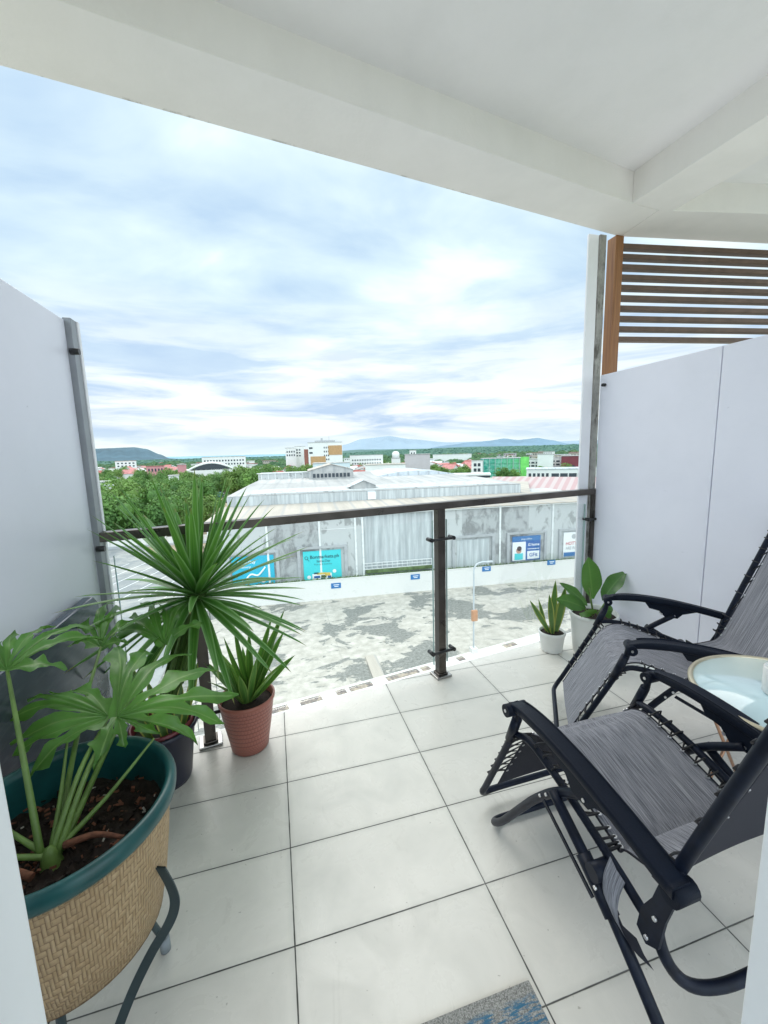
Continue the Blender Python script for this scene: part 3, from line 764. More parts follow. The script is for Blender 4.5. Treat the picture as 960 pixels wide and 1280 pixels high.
for k in range(104):
    f = k/104; a = k*2.39996; el = math.radians(88-116*f**.82+rnd.uniform(-6, 6))
    d = V3((math.cos(a)*math.cos(el), math.sin(a)*math.cos(el), math.sin(el)))
    L = rnd.uniform(.43, .55)*(1. if f > .06 else .75)
    b0 = crown+V3((.012*math.cos(a), .012*math.sin(a), .02-.055*f))
    xw = YX+b0.x+d.x*L
    if xw < -.67:                        # keep clear of the divider panel
        d.x *= .45; d.normalize(); L *= .92
    ribbon(yl, b0, d, L, .0185*rnd.uniform(.85, 1.15), rnd.uniform(.10, .42) if f > .25 else .05, .42, seg=10, wf=lambda t: (.55+.75*min(1, t*3.2))*(1-t)**.55*(.92+.1*t))
yl.build('foliage', M_YUCCA, yu)
# yellow edged snake plant blades sharing the dark pot
sn = MB()
for (x, y, h, lx, ly) in ((.06, -.05, .26, .22, -.2), (.03, -.075, .30, -.1, -.15), (-.03, -.06, .24, -.3, -.1), (.075, .01, .28, .3, .1), (-.06, .02, .30, -.2, .2)):
    ribbon(sn, (x, y, .235), (lx, ly, 1), h, .016, .02, .5, seg=8, wf=lambda t: (.8+.4*math.sin(PI*t*.8))*(1-t**4)**.7, side=V3((1, .3, 0)))
sn.build('snake_plant_blades', M_SANS, yu)

# terracotta coloured pot with striped leaves
tp = thing('potted_dracaena', 'reddish brown woven textured pot with upright striped green leaves', 'potted plant', (-.163, -.02, 0))
MB().lathe([(.080, .003), (.086, .01), (.092, .05), (.112, .16), (.1235, .245)], seg=72, uv=(46, 19)).build('pot', M_TERRA, tp)
MB().lathe([(.1235, .242), (.129, .247), (.130, .262), (.125, .266), (.120, .262), (.117, .24), (.108, .16)], seg=60).build('rim', M_TERRAR, tp)
MB().lathe([(0, .235), (.05, .238), (.115, .228)], seg=40).build('soil', M_SOIL, tp)
dl = MB(); rnd = random.Random(9)
for k in range(15):
    a = k*2.4+.4; el = math.radians(rnd.uniform(52, 84)); L = rnd.uniform(.22, .36)
    d = V3((math.cos(a)*math.cos(el), math.sin(a)*math.cos(el), math.sin(el)))
    ribbon(dl, (.03*math.cos(a), .03*math.sin(a), .232), d, L, rnd.uniform(.013, .019), rnd.uniform(.1, .5), .35, seg=9, wf=lambda t: (.45+.9*math.sin(PI*min(1, t*.8+.1)))*(1-t**3)**.7)
for (d, L) in (((.40, .05, 1), .46), ((.30, .2, 1), .40), ((-.12, 0, 1), .40), ((.75, -.1, .8), .30), ((.52, .1, 1), .36), ((.05, -.1, 1), .38), ((-.30, .1, 1), .34)):
    ribbon(dl, (.02, 0, .232), d, L, .019, .12, .35, seg=9, wf=lambda t: (.45+.9*math.sin(PI*min(1, t*.8+.1)))*(1-t**3)**.7, side=V3((.7, -.7, 0)))
dl.build('foliage', M_DRAC, tp)

# small white pot with snake plant, right corner
wp1 = thing('potted_snake_plant', 'small white pot with a yellow green snake plant by the railing', 'potted plant', (1.80, .34, 0))
MB().lathe([(0, .003), (.066, .003), (.070, .012), (.082, .12), (.088, .124), (.089, .142), (.084, .145), (.079, .140), (.074, .10)], seg=48).build('pot', M_WHITEPOT, wp1)
MB().lathe([(0, .130), (.04, .132), (.079, .126)], seg=30).build('soil', M_SOIL, wp1)
sn = MB()
for (x, y, h, w, d) in ((-.02, 0, .25, .017, (-.62, .0, 1)), (0, .01, .30, .023, (.10, .05, 1)), (-.012, -.02, .24, .020, (-.12, .0, 1)), (.03, .0, .27, .027, (.20, .0, 1)), (.02, .03, .22, .014, (.34, .05, 1)), (-.03, .02, .20, .012, (-.22, .1, 1))):
    ribbon(sn, (x, y, .13), d, h*1.2, w, .05, .3, seg=9, wf=lambda t: (.55+.6*math.sin(PI*t*.85))*(1-t**4)**.8, side=V3((1, -.25, 0)))
sn.build('foliage', M_SANS, wp1)
# larger white pot with broad leaves
wp2 = thing('potted_aglaonema', 'larger white pot with broad glossy leaves in the right corner', 'potted plant', (2.04, .235, 0))
ridg = MB(); rows = []
for (r_, z) in ((.112, .003), (.118, .01), (.128, .10), (.142, .26)):
    rows.append([V3(((r_+.0016*math.cos(k*PI))*math.cos(2*PI*k/144), (r_+.0016*math.cos(k*PI))*math.sin(2*PI*k/144), z)) for k in range(144)])
ridg.grid(rows, True); ridg.build('pot', M_WHITEPOT, wp2)
MB().lathe([(.141, .258), (.150, .262), (.152, .284), (.146, .288), (.140, .284), (.136, .24)], seg=60).build('rim', M_WHITEPOT, wp2)
MB().lathe([(0, .262), (.138, .255)], seg=40).build('soil', M_SOIL, wp2)
ag = MB(); bw = lambda t: (.10 if t < .04 else (math.sin(PI*min(1, (t-.02)*.98))**.62)*(1-t**5)**.5)
for (b, tpx, w, dr, sd) in (((.0, 0, .30), (736, 699, .0), .068, .15, (1, -.3, 0)), ((.03, 0, .30), (776, 712, -.04), .060, .55, (.5, -.3, .9)), ((-.03, -.02, .29), (700, 742, -.02), .050, .35, (.2, .3, 1)), ((-.02, -.02, .29), (706, 726, .04), .036, .35, (.5, .4, .8)), ((0, -.04, .29), (764, 760, -.12), .050, .4, (.3, -.4, .9)), ((.0, -.05, .285), (727, 760, -.15), .045, .3, (1, -.1, .3))):
    T = at_y(tpx[0], tpx[1], .235+tpx[2])-V3((2.04, .235, 0)); B = V3(b)
    ribbon(ag, B+(T-B)*.22, T-B, (T-B).length*.83, w, dr, .22, seg=12, wf=bw, wave=.10, ph=w*90, side=V3(sd))
ag.build('foliage', M_AGLA, wp2)
for (b, tpx) in (((.0, 0, .26), (736, 735)), ((.03, 0, .26), (762, 745)), ((-.03, -.02, .26), (722, 752))):
    T = at_y(tpx[0], tpx[1], .235)-V3((2.04, .235, 0)); MB().tube([b, T], .006, 8).build('petiole', M_PETIOLE, wp2)

# dark board standing on the left
bd = MB(); cor = [(-.95, .02), (-.20, .02), (-.17, .05), (-.175, .84), (-.21, .875), (-.95, .86)]
for xx in (XL+.006, XL+.045): bd.v += [V3((xx, u, z)) for u, z in cor]
k = len(cor); bd.face(range(k)); bd.face([k+i for i in range(k)][::-1])
for i in range(k): bd.face(((i+1) % k, i, k+i, k+(i+1) % k))
tag(bd.build('dark_board', M_BOARD, bevel=.006), 'glossy dark grey board standing against the left divider behind the leaves', 'board')
#BACKGROUND
# ------------------------------------------------------------------ the town below
GZ = -20.0
def mstain(name, a, b_, sc, lo, hi, stretch=(1, 1, 1), rough=.8, det=6, third=None):
    def ex(t, tc, c, b):
        n = t.noise(t.mapping(tc.outputs['Object'], stretch), sc, det, .62, .4)
        c = t.mix(t.ramp(n, lo, hi), c4(a), c4(b_))
        if third:
            n2 = t.noise(tc.outputs['Object'], sc*2.7, 4, .6)
            c = t.mix(t.ramp(n2, .60, .66, 0, .7), c, c4(third))
        return c
    return mat(name, a, rough, extra=ex)
def ground_x(t, tc, c, b):
    o = tc.outputs['Object']
    n = t.noise(o, .012, 6, .6); n2 = t.noise(o, .05, 5, .6)
    c = t.mix(t.ramp(n2, .4, .6), (.10, .14, .07, 1), (.20, .22, .14, 1))
    c = t.mix(t.ramp(n, .55, .62), c, (.34, .30, .23, 1)); return c
M_GROUND = mat('town_ground', (.08, .12, .05), .9, extra=ground_x)
def lot_x(t, tc, c, b):
    o = tc.outputs['Object']
    big = t.noise(t.mapping(o, (.8, 1., 1)), .16, 8, .60, .55)
    mid = t.noise(t.mapping(o, (.55, 1., 1)), .60, 6, .58, .5)
    m = t.math('MAXIMUM', t.ramp(big, .535, .555), t.math('MULTIPLY', t.ramp(mid, .575, .595), t.ramp(big, .43, .47)))
    fine = t.noise(o, 3.2, 5, .7)
    wet = t.mix(t.ramp(fine, .35, .65), (.14, .145, .13, 1), (.30, .305, .28, 1))
    lite = t.mix(t.ramp(t.noise(o, .9, 5, .65), .35, .7), (.58, .55, .49, 1), (.37, .35, .30, 1))
    lite = t.mix(t.ramp(fine, .60, .72, 0, .35), lite, (.40, .38, .33, 1))
    c = t.mix(m, lite, wet)
    x, y, z = t.sep(o)
    jt = t.math('ABSOLUTE', t.math('SUBTRACT', t.math('FRACT', t.math('DIVIDE', t.math('ADD', x, 103.0), 7.5)), .5))
    jy = t.math('ABSOLUTE', t.math('SUBTRACT', t.math('FRACT', t.math('DIVIDE', t.math('ADD', y, 100.0), 9.)), .5))
    j = t.ramp(t.math('MINIMUM', jt, jy), .0, .012, .25, 0.)
    c = t.mix(j, c, (.20, .19, .17, 1))
    tm = t.ramp(t.noise(t.mapping(o, (.16, 2.6, 1), (0, 0, .12)), 1.3, 4, .6, .2), .60, .66)
    c = t.mix(t.math('MULTIPLY', tm, .35), c, (.28, .27, .25, 1))
    rust = t.ramp(t.noise(o, .55, 4, .7, 1.), .70, .73, 0, .7)
    return t.mix(rust, c, (.50, .38, .20, 1))
M_LOT = mat('stained_concrete', (.7, .7, .7), .7, extra=lot_x)
M_PARAPET = mstain('white_parapet', (.73, .725, .69), (.50, .51, .48), .6, .60, .85, (1, 1, 3), third=(.68, .69, .64))
M_WALLG = mstain('peeling_grey_wall', (.43, .45, .45), (.25, .26, .26), .55, .46, .58, (1, 1, .7))
M_WALLW = mstain('peeling_pale_wall', (.53, .555, .55), (.33, .345, .34), .8, .56, .62, (1, 1, .6))
M_PIL = mstain('pale_pilaster', (.78, .81, .80), (.6, .62, .62), 1.2, .5, .7)
def corr(t, tc, c, b):
    x = t.sep(tc.outputs['Object'])[0]
    s = t.math('SINE', t.math('MULTIPLY', x, 6.2))
    n = t.noise(t.mapping(tc.outputs['Object'], (1.4, 1, .12)), 1.2, 5, .65)
    c = t.mix(t.ramp(n, .35, .68), (.60, .645, .65, 1), (.36, .39, .40, 1))
    return t.mix(t.ramp(s, .6, 1., 0, .35), c, (.35, .40, .42, 1))
M_CORR = mat('corrugated_grey_sheet', (.6, .65, .66), .6, extra=corr)
M_BAND = mat('blue_grey_sheet', (.5, .57, .62), .6, extra=corr)
def roofx(base, stain, rib=2.2):
    def ex(t, tc, c, b):
        o = tc.outputs['Object']; x = t.sep(o)[0]
        n = t.noise(t.mapping(o, (1., .10, 1)), .55, 6, .65); n2 = t.noise(o, .05, 4, .5)
        c = t.mix(t.ramp(n, .42, .72), c4(base), c4(stain))
        c = t.mix(t.ramp(n2, .45, .62, 0, .45), c, c4([s*.9 for s in stain]))
        s = t.math('SINE', t.math('MULTIPLY', x, rib))
        return t.mix(t.ramp(s, .75, 1., 0, .55), c, (.30, .32, .33, 1))
    return ex
M_ROOFW = mat('white_metal_roof', (.8, .82, .82), .55, extra=roofx((.50, .50, .485), (.31, .32, .315)))
M_ROOFB = mat('beige_metal_roof', (.8, .75, .68), .6, extra=roofx((.52, .475, .405), (.37, .34, .295)))
M_ROOFG = mat('grey_metal_roof', (.5, .55, .58), .6, extra=roofx((.60, .66, .70), (.42, .47, .51)))
M_SURR = mat('grey_concrete_frame', (.42, .44, .45), .8, var=.12, vscale=1)
M_DOOR = mat('pale_roller_door', (.74, .79, .80), .6, extra=corr)
M_CYAN = mat('cyan_banner', (.06, .62, .66), .55, var=.03, vscale=.5)
M_CYAN2 = mat('blue_cyan_banner', (.03, .45, .62), .55, var=.05, vscale=.5)
M_INK = mat('dark_teal_ink', (.015, .10, .12), .6, var=.02)
M_WINK = mat('white_ink', (.85, .87, .87), .6, var=.02)
M_BLUE = mat('royal_blue_banner', (.02, .12, .38), .5, var=.06)
M_BLUE2 = mat('bright_blue_print', (.03, .17, .42), .5, var=.05)
M_REDINK = mat('red_ink', (.58, .12, .12), .6)
M_SKIN = mat('printed_skin_tone', (.55, .30, .22), .6)
M_HAIR = mat('printed_dark_hair', (.05, .03, .03), .6)
M_PEACH = mat('orange_brown_box', (.52, .27, .15), .6)
M_YEL = mat('yellow_print', (.75, .55, .12), .6)
M_LAMPP = mat('pale_grey_pole', (.52, .57, .60), .5, var=.06)
M_WIN = mat('dark_window', (.05, .065, .08), .2, var=.2)
M_WB = mat('white_render', (.80, .82, .80), .7, var=.05, vscale=.2)
M_GB = mat('grey_pink_block', (.52, .49, .50), .8, var=.04, vscale=.3)
M_OR = mat('tan_brown_panel', (.50, .31, .15), .7, var=.10, vscale=.6)
M_BR = mat('red_brown_wall', (.30, .12, .09), .8, var=.12, vscale=.4)
M_RED = mat('dark_red_block', (.20, .045, .06), .7, var=.12, vscale=.3)
M_PINK = mat('pink_wall', (.60, .28, .30), .8, var=.08, vscale=.4)
def scaf(t, tc, c, b):
    x, y, z = t.sep(tc.outputs['Object'])
    g = t.ramp(x, -12, 20); n = t.noise(tc.outputs['Object'], .35, 5, .7)
    c = t.mix(g, (.02, .32, .24, 1), (.16, .62, .18, 1)); return t.mix(t.ramp(n, .42, .62, 0, .75), c, (.30, .62, .52, 1))
M_NET = mat('green_scaffold_net', (.1, .5, .3), .8, extra=scaf)
M_ROOFR = [mat('red_tile_roof', (.34, .10, .085), .8, var=.2, vscale=.5), mat('pink_tile_roof', (.52, .22, .21), .8, var=.2, vscale=.5), mat('pale_house_roof', (.66, .67, .66), .7, var=.15, vscale=.5), mat('brown_house_roof', (.24, .15, .12), .8, var=.2, vscale=.5)]
def stripe_x(t, tc, c, b):
    x = t.sep(tc.outputs['Object'])[0]
    n = t.noise(t.mapping(tc.outputs['Object'], (1, .15, 1)), .12, 2)
    s = t.ramp(t.math('SINE', t.math('ADD', t.math('MULTIPLY', x, 3.1), t.math('MULTIPLY', n, 3.))), -.05, .1)
    return t.mix(s, (.46, .31, .31, 1), (.50, .42, .41, 1))
M_STRIPE = mat('red_and_white_roof', (.6, .3, .3), .6, extra=stripe_x)
M_ASPH = mstain('worn_asphalt', (.26, .28, .29), (.42, .42, .40), .25, .45, .65)
M_GREEN = mat('mossy_strip', (.13, .19, .08), .9, var=.5, vscale=1.5)
M_DIRT = mstain('bare_brown_earth', (.40, .31, .22), (.30, .27, .17), .12, .45, .6)

M_DRAIN = mstain('rusty_drain_cover', (.17, .15, .14), (.42, .36, .28), 1.6, .42, .6)
g = MB(); rows = []
Rr = [0, 30, 80, 200, 500, 1200, 3000, 8000, 20000, 50000]
g.grid([[V3((R*math.cos(2*PI*k/48), R*math.sin(2*PI*k/48), GZ)) for k in range(48)] for R in Rr[1:]], True, smooth=False, flip=True)
g.face([k for k in range(48)])
struct(g.build('ground', M_GROUND))
def wy(X, off=0): return 57.1+off-.0793*X
AW = math.atan(-.0793)
def W3(X, off, z): return V3((X, wy(X, off), z))
lt = MB(); lt.quad([(-12, 4, GZ+.012), (80, 4, GZ+.012), W3(80, -.002, GZ+.012), W3(-12, -.002, GZ+.012)])
struct(lt.build('parking_lot', M_LOT))
rd_ = MB(); rd_.quad([(-90, 4, GZ+.008), (-12.004, 4, GZ+.008), (-12.004, 112, GZ+.008), (-90, 112, GZ+.008)])
struct(rd_.build('road', M_ASPH))
# painted lines on the road at the left
ln = MB()
for k in range(11):
    x = -50+k*3.6; ln.bar((x, 66, GZ+.014), (x+9, 92, GZ+.014), .16, .004)
struct(ln.build('road_markings', M_WINK))
dr = MB(); dr.quad([(-34, 112, GZ+.012), (-12, 66, GZ+.012), (-6, 66, GZ+.012), (2, 230, GZ+.012), (-42, 230, GZ+.012)])
struct(dr.build('bare_earth', M_DIRT))
# kerb with dark drain segments close to our own building
K0, K1 = at_z(330, 893, GZ+.14), at_z(680, 795, GZ+.14)
kb = MB().bar(K0, K1, 1.5, .14); struct(kb.build('kerb', M_PARAPET))
kd = (K1-K0).normalized()
for (x, y, L) in ((389, 876, 1.9), (427, 866, .9), (451, 858, 2.2), (505, 845, 3.4), (532, 836, .9), (578, 825, .8), (640, 808, 1.6), (350, 886, 1.4)):
    P = at_z(x, y, GZ+.20); P = K0+kd*(P-K0).dot(kd); P.z = GZ+.225
    o = MB().bar(P-kd*L/2, P+kd*L/2, .75, .03).build('drain_cover', M_DRAIN)
    tag(o, 'dark drain cover strip on the pale kerb of the concrete lot', 'drain cover', 'drain covers along the lot kerb')
SA, SB = at_z(463, 820, GZ+.1), at_z(475, 850, GZ+.1)
sb = MB().bar(SA, SB, 1.15, .2).build('concrete_slab', M_ROOFB, bevel=.02)
tag(sb, 'cream rectangular slab lying on the stained concrete lot', 'slab')

# parapet along the lot
pp = thing('boundary_wall', 'long white low wall between the concrete lot and the warehouse', 'wall', tuple(W3(20, 0, GZ)), AW)
k1 = math.sqrt(1+.0793**2)
MB().box((0, .11, 1.5), (64*k1, .22, 3.0)).build('wall', M_PARAPET, pp)
MB().box((0, .11, 3.03), (64*k1, .32, .06)).build('coping', M_PARAPET, pp)
for (x, y) in ((420, 732), (519, 721), (608, 711), (689, 703)):
    P = at_pl(x, y, 57.1, -.0793)
    s = thing('wall_sign', 'small blue sign fixed to the white boundary wall', 'sign', (P.x, P.y-.03, P.z), AW, 'small blue signs on the boundary wall')
    MB().box((0, 0, 0), (1.45, .05, .80)).build('board', M_BLUE2, s)
    for zz in (.14, -.10): MB().box((.05, -.03, zz), (.85 if zz > 0 else .6, .01, .10)).build('lettering', M_WINK, s)
gr = MB()
for i in range(900):
    x = random.uniform(-11, 50); h = random.uniform(.15, .55); a = random.uniform(0, PI)
    P = W3(x, .45+random.uniform(0, .5), GZ+3.05-.35)
    gr.quad([P+V3((-.25*math.cos(a), -.25*math.sin(a), 0)), P+V3((.25*math.cos(a), .25*math.sin(a), 0)), P+V3((.2*math.cos(a), .2*math.sin(a), h)), P+V3((-.1, 0, h*.7))])
gs = MB().box((20, wy(20, 1.2), GZ+1.35), (64, .1, .1))
o = gr.build('weeds', M_GREEN); o['kind'] = 'stuff'; tag(o, 'strip of green weeds growing behind the white boundary wall', 'weeds')
bnk = MB(); bnk.quad([W3(-12, .24, GZ+2.62), W3(52, .24, GZ+2.62), W3(52, 2.15, GZ+2.62), W3(-12, 2.15, GZ+2.62)]); struct(bnk.build('verge', M_GREEN))

# the warehouse
WH = thing('warehouse', 'huge pale warehouse with peeling grey wall and white metal roofs', 'warehouse', tuple(W3(0, 2.2, GZ)), AW)
def lx(X): return X*k1
H0 = 12.15
segs = [(-9.5, -1.5, M_WALLW), (-1.5, 6.1, M_WALLG), (6.1, 11.5, M_WALLW), (11.5, 12.6, M_WALLW), (12.6, 23.9, M_CORR), (23.9, 28.6, M_WALLW), (28.6, 35.1, M_WALLG), (35.1, 40.2, M_WALLG), (40.2, 44.5, M_WALLW), (44.5, 62, M_WALLW)]
for a, b, m_ in segs:
    d = .30 if m_ is M_CORR else 0
    MB().box((lx((a+b)/2), .15+d, H0/2), (lx(b-a), .30, H0)).build('wall', m_, WH)
MB().box((lx(26), 15, H0/2-.2), (lx(71), 29, H0-.4)).build('building_body', M_WALLW, WH)
for X in (-9.5, -1.5, 6.1, 11.5, 12.6, 23.9, 35.1, 44.5):
    MB().box((lx(X), -.08, H0/2), (.28, .16, H0)).build('pilaster', M_PIL, WH)
for z in (9.0,):
    MB().box((lx(8.9), -.02, z+1.2), (lx(5), .04, .07)).build('ledge', M_PIL, WH)
MB().box((lx(26), -.1, H0+.12), (lx(71.4), .5, .24)).build('fascia', M_PIL, WH)
for a, b, z1 in ((-7.1, -.2, 7.3), (2.9, 9.9, 7.4), (27.1, 33.9, 7.5), (36.5, 43.2, 7.5), (45.9, 52.5, 7.5)):
    sm = MB(); sm.box((lx(a), -.16, z1/2), (.45, .32, z1)); sm.box((lx(b), -.16, z1/2), (.45, .32, z1)); sm.box((lx((a+b)/2), -.165, z1+.16), (lx(b-a)+.5, .34, .34))
    sm.build('door_surround', M_SURR, WH)
MB().box((lx(30.5), -.03, 3.55), (lx(5.5), .06, 7.1)).build('roller_door', M_DOOR, WH)
MB().box((lx(40.5), -.03, 3.55), (lx(6), .05, 7.1)).build('roller_door', M_WALLG, WH)
for z in (3.55, 4.05, 4.5):
    MB().box((lx(18.2), -.06, z), (lx(10.9), .10, .10)).build('guard_rail', M_PIL, WH)
for k in range(14):
    MB().box((lx(13.1+k*.8), -.05, 4.0), (.08, .08, 1.0)).build('guard_post', M_PIL, WH)
MB().box((lx(18.2), -.2, 3.2), (lx(10.6), .3, .5)).build('planting_strip', M_GREEN, WH)
def sheet(pts, m_, nm, th=.12):
    mb = MB(); n = len(pts); mb.v += [V3(p) for p in pts]+[V3(p)-V3((0, 0, th)) for p in pts]
    mb.face(range(n)); mb.face([n+i for i in range(n)][::-1])
    for i in range(n): mb.face(((i+1) % n, i, n+i, n+(i+1) % n))
    return mb.build(nm, m_, WH)
sheet([(lx(-9.7), -.5, H0+.30), (lx(62), -.5, H0+.30), (lx(62), 13.9, 12.75), (lx(-9.7), 13.9, 12.75)], M_ROOFB, 'roof')
MB().box((lx(18.5), 14.1, 13.5), (lx(55.5), .3, 1.9)).build('clerestory_band', M_BAND, WH)
MB().box((lx(46.3), 21, 13.45), (.3, 13.8, 1.75)).build('clerestory_band', M_BAND, WH)
sheet([(lx(-9.3), 13.95, 14.5), (lx(46.3), 13.95, 14.5), (lx(46.3), 36, 14.9), (lx(-8.5), 36, 14.9)], M_ROOFW, 'roof')
sheet([(lx(-8.5), 36.02, 14.92), (lx(44.5), 36.02, 14.92), (lx(44.5), 72, 15.5), (lx(-6.5), 72, 15.5)], M_ROOFW, 'roof')
sheet([(lx(46.6), 14, 12.78), (lx(48.5), 14, 12.78), (lx(75), 62, 12.5), (lx(44.8), 62, 12.5), (lx(44.8), 28, 12.7)], M_ROOFB, 'roof')
MB().box((lx(19), 43, 13.4), (lx(50), 57, 2.6)).build('building_body', M_WALLW, WH)
# low curved and pitched roofs standing on the main roof
def gable(parent, x0, x1, y0, y1, z0, z1, zr, mw, mr, name='roof'):
    mb = MB(); mb.box(((x0+x1)/2, (y0+y1)/2, (z0+z1)/2), (x1-x0, y1-y0, z1-z0)); xm = (x0+x1)/2
    mb.quad([(x0, y0, z1), (x1, y0, z1), (xm, y0, zr)]); mb.quad([(x1, y1, z1), (x0, y1, z1), (xm, y1, zr)])
    w = mb.build('wall', mw, parent)
    r = MB(); o_ = .4
    for s in (0, 1):
        e = x0-o_ if s == 0 else x1+o_; dz = (zr-z1)*(o_/((x1-x0)/2))
        r.quad([(e, y0-o_, z1-dz+.05), (xm, y0-o_, zr+.05), (xm, y1+o_, zr+.05), (e, y1+o_, z1-dz+.05)][::(1 if s else -1)])
    return w, r.build(name, mr, parent)
cg = thing('roof_monitor', 'gabled clerestory with a row of dark windows on the warehouse roof', 'roof structure', tuple(at_r(415, 606, 108).to_2d())+(GZ+14.9,), AW)
s_ = 108/510
gable(cg, -27*s_*1., 27*s_*1., 0, 14, -1.5, 2.4, 3.9, M_ROOFW, M_ROOFB)
for k in range(10):
    MB().box((-21*s_+k*42*s_/9, -.06, 1.05), (3.2*s_, .12, 1.0)).build('window', M_WIN, cg)
sgd = thing('roof_dormer', 'small pale dormer standing on the near edge of the warehouse roof', 'roof structure', tuple(W3(16.6, 2.2+17, GZ+14.52)), AW)
gable(sgd, -2.4, 2.4, 0, 4, -.2, .7, 1.7, M_ROOFW, M_ROOFG)
ah = thing('roof_hatch', 'white access door standing in the blue grey roof band', 'hatch', tuple(W3(17.4, 2.2+13.8, GZ+12.85)), AW)
MB().box((0, 0, .75), (1.5, .25, 1.5)).build('door', M_WINK, ah, bevel=.03)
MB().box((0, 0, 1.54), (1.7, .35, .08)).build('canopy', M_ROOFG, ah)
# grey low vault on the roof
def arcroof(parent, w, d, h, z, m_, n=18, nm='roof'):
    rows = []
    for y in (0, d): rows.append([V3((-w/2+w*i/n, y, z+h*math.sin(PI*i/n)**.9)) for i in range(n+1)])
    mb = MB(); mb.grid(rows)
    for y in (0, d): mb.quad([V3((-w/2+w*i/n, y, z+h*math.sin(PI*i/n)**.9)) for i in range(n+1)])
    return mb.build(nm, m_, parent)
vr = thing('curved_roof', 'shallow curved grey roof over the middle of the warehouse', 'roof structure', tuple(at_r(520, 594, 112).to_2d())+(GZ+15.1,), AW)
arcroof(vr, 22, 26, 1.2, 0, M_ROOFG)
MB().box((0, 13, -.3), (22, 26, .58)).build('base', M_ROOFW, vr)
ap = thing('roof_parapet', 'pale parapet block at the far left of the warehouse roof', 'roof structure', tuple(at_r(362, 597, 118).to_2d())+(GZ+15.1,), AW)
MB().box((0, 0, .6), (16, 8, 2.0)).build('wall', M_WALLW, ap); MB().box((0, -4.1, 1.68), (16.6, .3, .2)).build('coping', M_PIL, ap)
for i in range(9): MB().box((-7.2+i*1.8, -4.06, .6), (.16, .14, 1.9)).build('rib', M_PIL, ap)

# banners on the warehouse wall
def board(name, label, X0, X1, z0, z1, m_, cat='sign'):
    P = W3((X0+X1)/2, 2.2-.12, (z0+z1)/2)
    s = thing(name, label, cat, tuple(P), AW); w, h = lx(X1-X0), z1-z0
    MB().box((0, 0, 0), (w, .08, h)).build('board', m_, s)
    return s, w, h
RX = (PI/2, 0, 0)
s, w_, h_ = board('wall_banner', 'cyan banner with dark lettering and food picture on the warehouse', 3.5, 9.15, -17.75, -12.95, M_CYAN)
text('lettering', 'Bonmarkets.ph', .72, M_INK, s, (.35, -.045, h_/2-.95), RX, 1.0, .018)
text('lettering', 'Same-Day', .50, M_INK, s, (.15, -.045, h_/2-1.62), RX, 1.0, .010)
text('lettering', 'Pick-up & Delivery', .36, M_INK, s, (.1, -.045, h_/2-2.1), RX)
ic = MB(); ic.tube([(-2.35+.22*math.cos(a*PI/10), -.06, h_/2-1.0+.22*math.sin(a*PI/10)) for a in range(20)], .035, 6, closed=True); ic.bar((-2.2, -.06, h_/2-1.2), (-1.95, -.06, h_/2-1.5), .04, .09, up=(0, 1, 0))
ic.build('magnifier_icon', M_INK, s)
fp = MB(); fp.box((-.15, -.05, -h_/2+.65), (2.9, .02, 1.2), mi=0)
for (x, z, a, b, q) in ((-.9, .75, .9, .35, 1), (-.2, 1.25, 1.4, .3, 2), (.1, .8, .8, .4, 3), (.7, 1.1, .8, .5, 2), (-1.0, 1.35, .7, .25, 4), (.95, .6, .5, .5, 1), (0, .45, .7, .25, 4)):
    fp.box((x, -.066, -h_/2+z), (a, .01, b), mi=q)
fp.build('food_picture', [M_WINK, M_BLUE, M_YEL, M_GREEN, M_INK], s)
for (x, z) in ((1.75, -.9), (-2.1, -1.6)):
    MB().tube([(x, -.042, z), (x, -.06, z)], .28, 16).build('white_dot', M_WINK, s)
s, w_, h_ = board('wall_banner', 'blue cyan banner with a white scooter drawing behind the yucca', -6.7, -.75, -17.55, -13.05, M_CYAN2)
text('lettering', 'Same-Day', .62, M_WINK, s, (-.9, -.045, h_/2-.9), RX, 1., .012)
text('lettering', 'Delivery', .5, M_WINK, s, (-1.2, -.045, h_/2-1.6), RX)
sc = MB(); sc.tube([(-1.2, -.05, -1.3), (-.4, -.05, -.5), (.6, -.05, -.7), (1.4, -.05, .1), (1.7, -.05, .5)], .13, 8, smooth_path=4)
for x in (-1.3, 1.3): sc.tube([(x+.35*math.cos(a*PI/8), -.05, -1.45+.35*math.sin(a*PI/8)) for a in range(16)], .08, 6, closed=True)
sc.build('scooter_drawing', M_WINK, s)
s, w_, h_ = board('wall_banner', 'royal blue banner with portrait and white lettering on the warehouse', 37.25, 42.3, -17.05, -12.9, M_BLUE)
MB().box((0, -.05, h_/2-.42), (w_, .02, .84)).build('top_strip', M_BLUE2, s)
text('lettering', 'shop online', .42, M_WINK, s, (.0, -.065, h_/2-.5), RX)
pr_ = MB(); pr_.box((-w_/4-.05, -.05, -.45), (w_/2-.15, .02, h_-1.0)); pr_.build('portrait_panel', M_WINK, s)
hd = MB().tube([(-w_/4-.1, -.062, -.35), (-w_/4-.1, -.075, -.35)], .48, 20).build('portrait_face', M_SKIN, s)
MB().tube([(-w_/4-.02, -.064, .0), (-w_/4-.02, -.082, .0)], .42, 20).build('portrait_hair', M_HAIR, s)
MB().box((-w_/4-.1, -.064, -1.35), (1.5, .012, 1.1)).build('portrait_shirt', M_CYAN, s)
text('lettering', 'G home', .62, M_WINK, s, (w_/4+.05, -.045, .55), RX, 1., .015)
MB().box((w_/4, -.05, -.15), (w_/2-.4, .02, .10)).build('rule', M_WINK, s)
MB().box((w_/4, -.05, -1.2), (w_/2-.35, .02, 1.35)).build('logo_panel', M_WINK, s)
text('lettering', 'GFit', .85, M_BLUE, s, (w_/4, -.065, -1.2), RX, 1., .02)
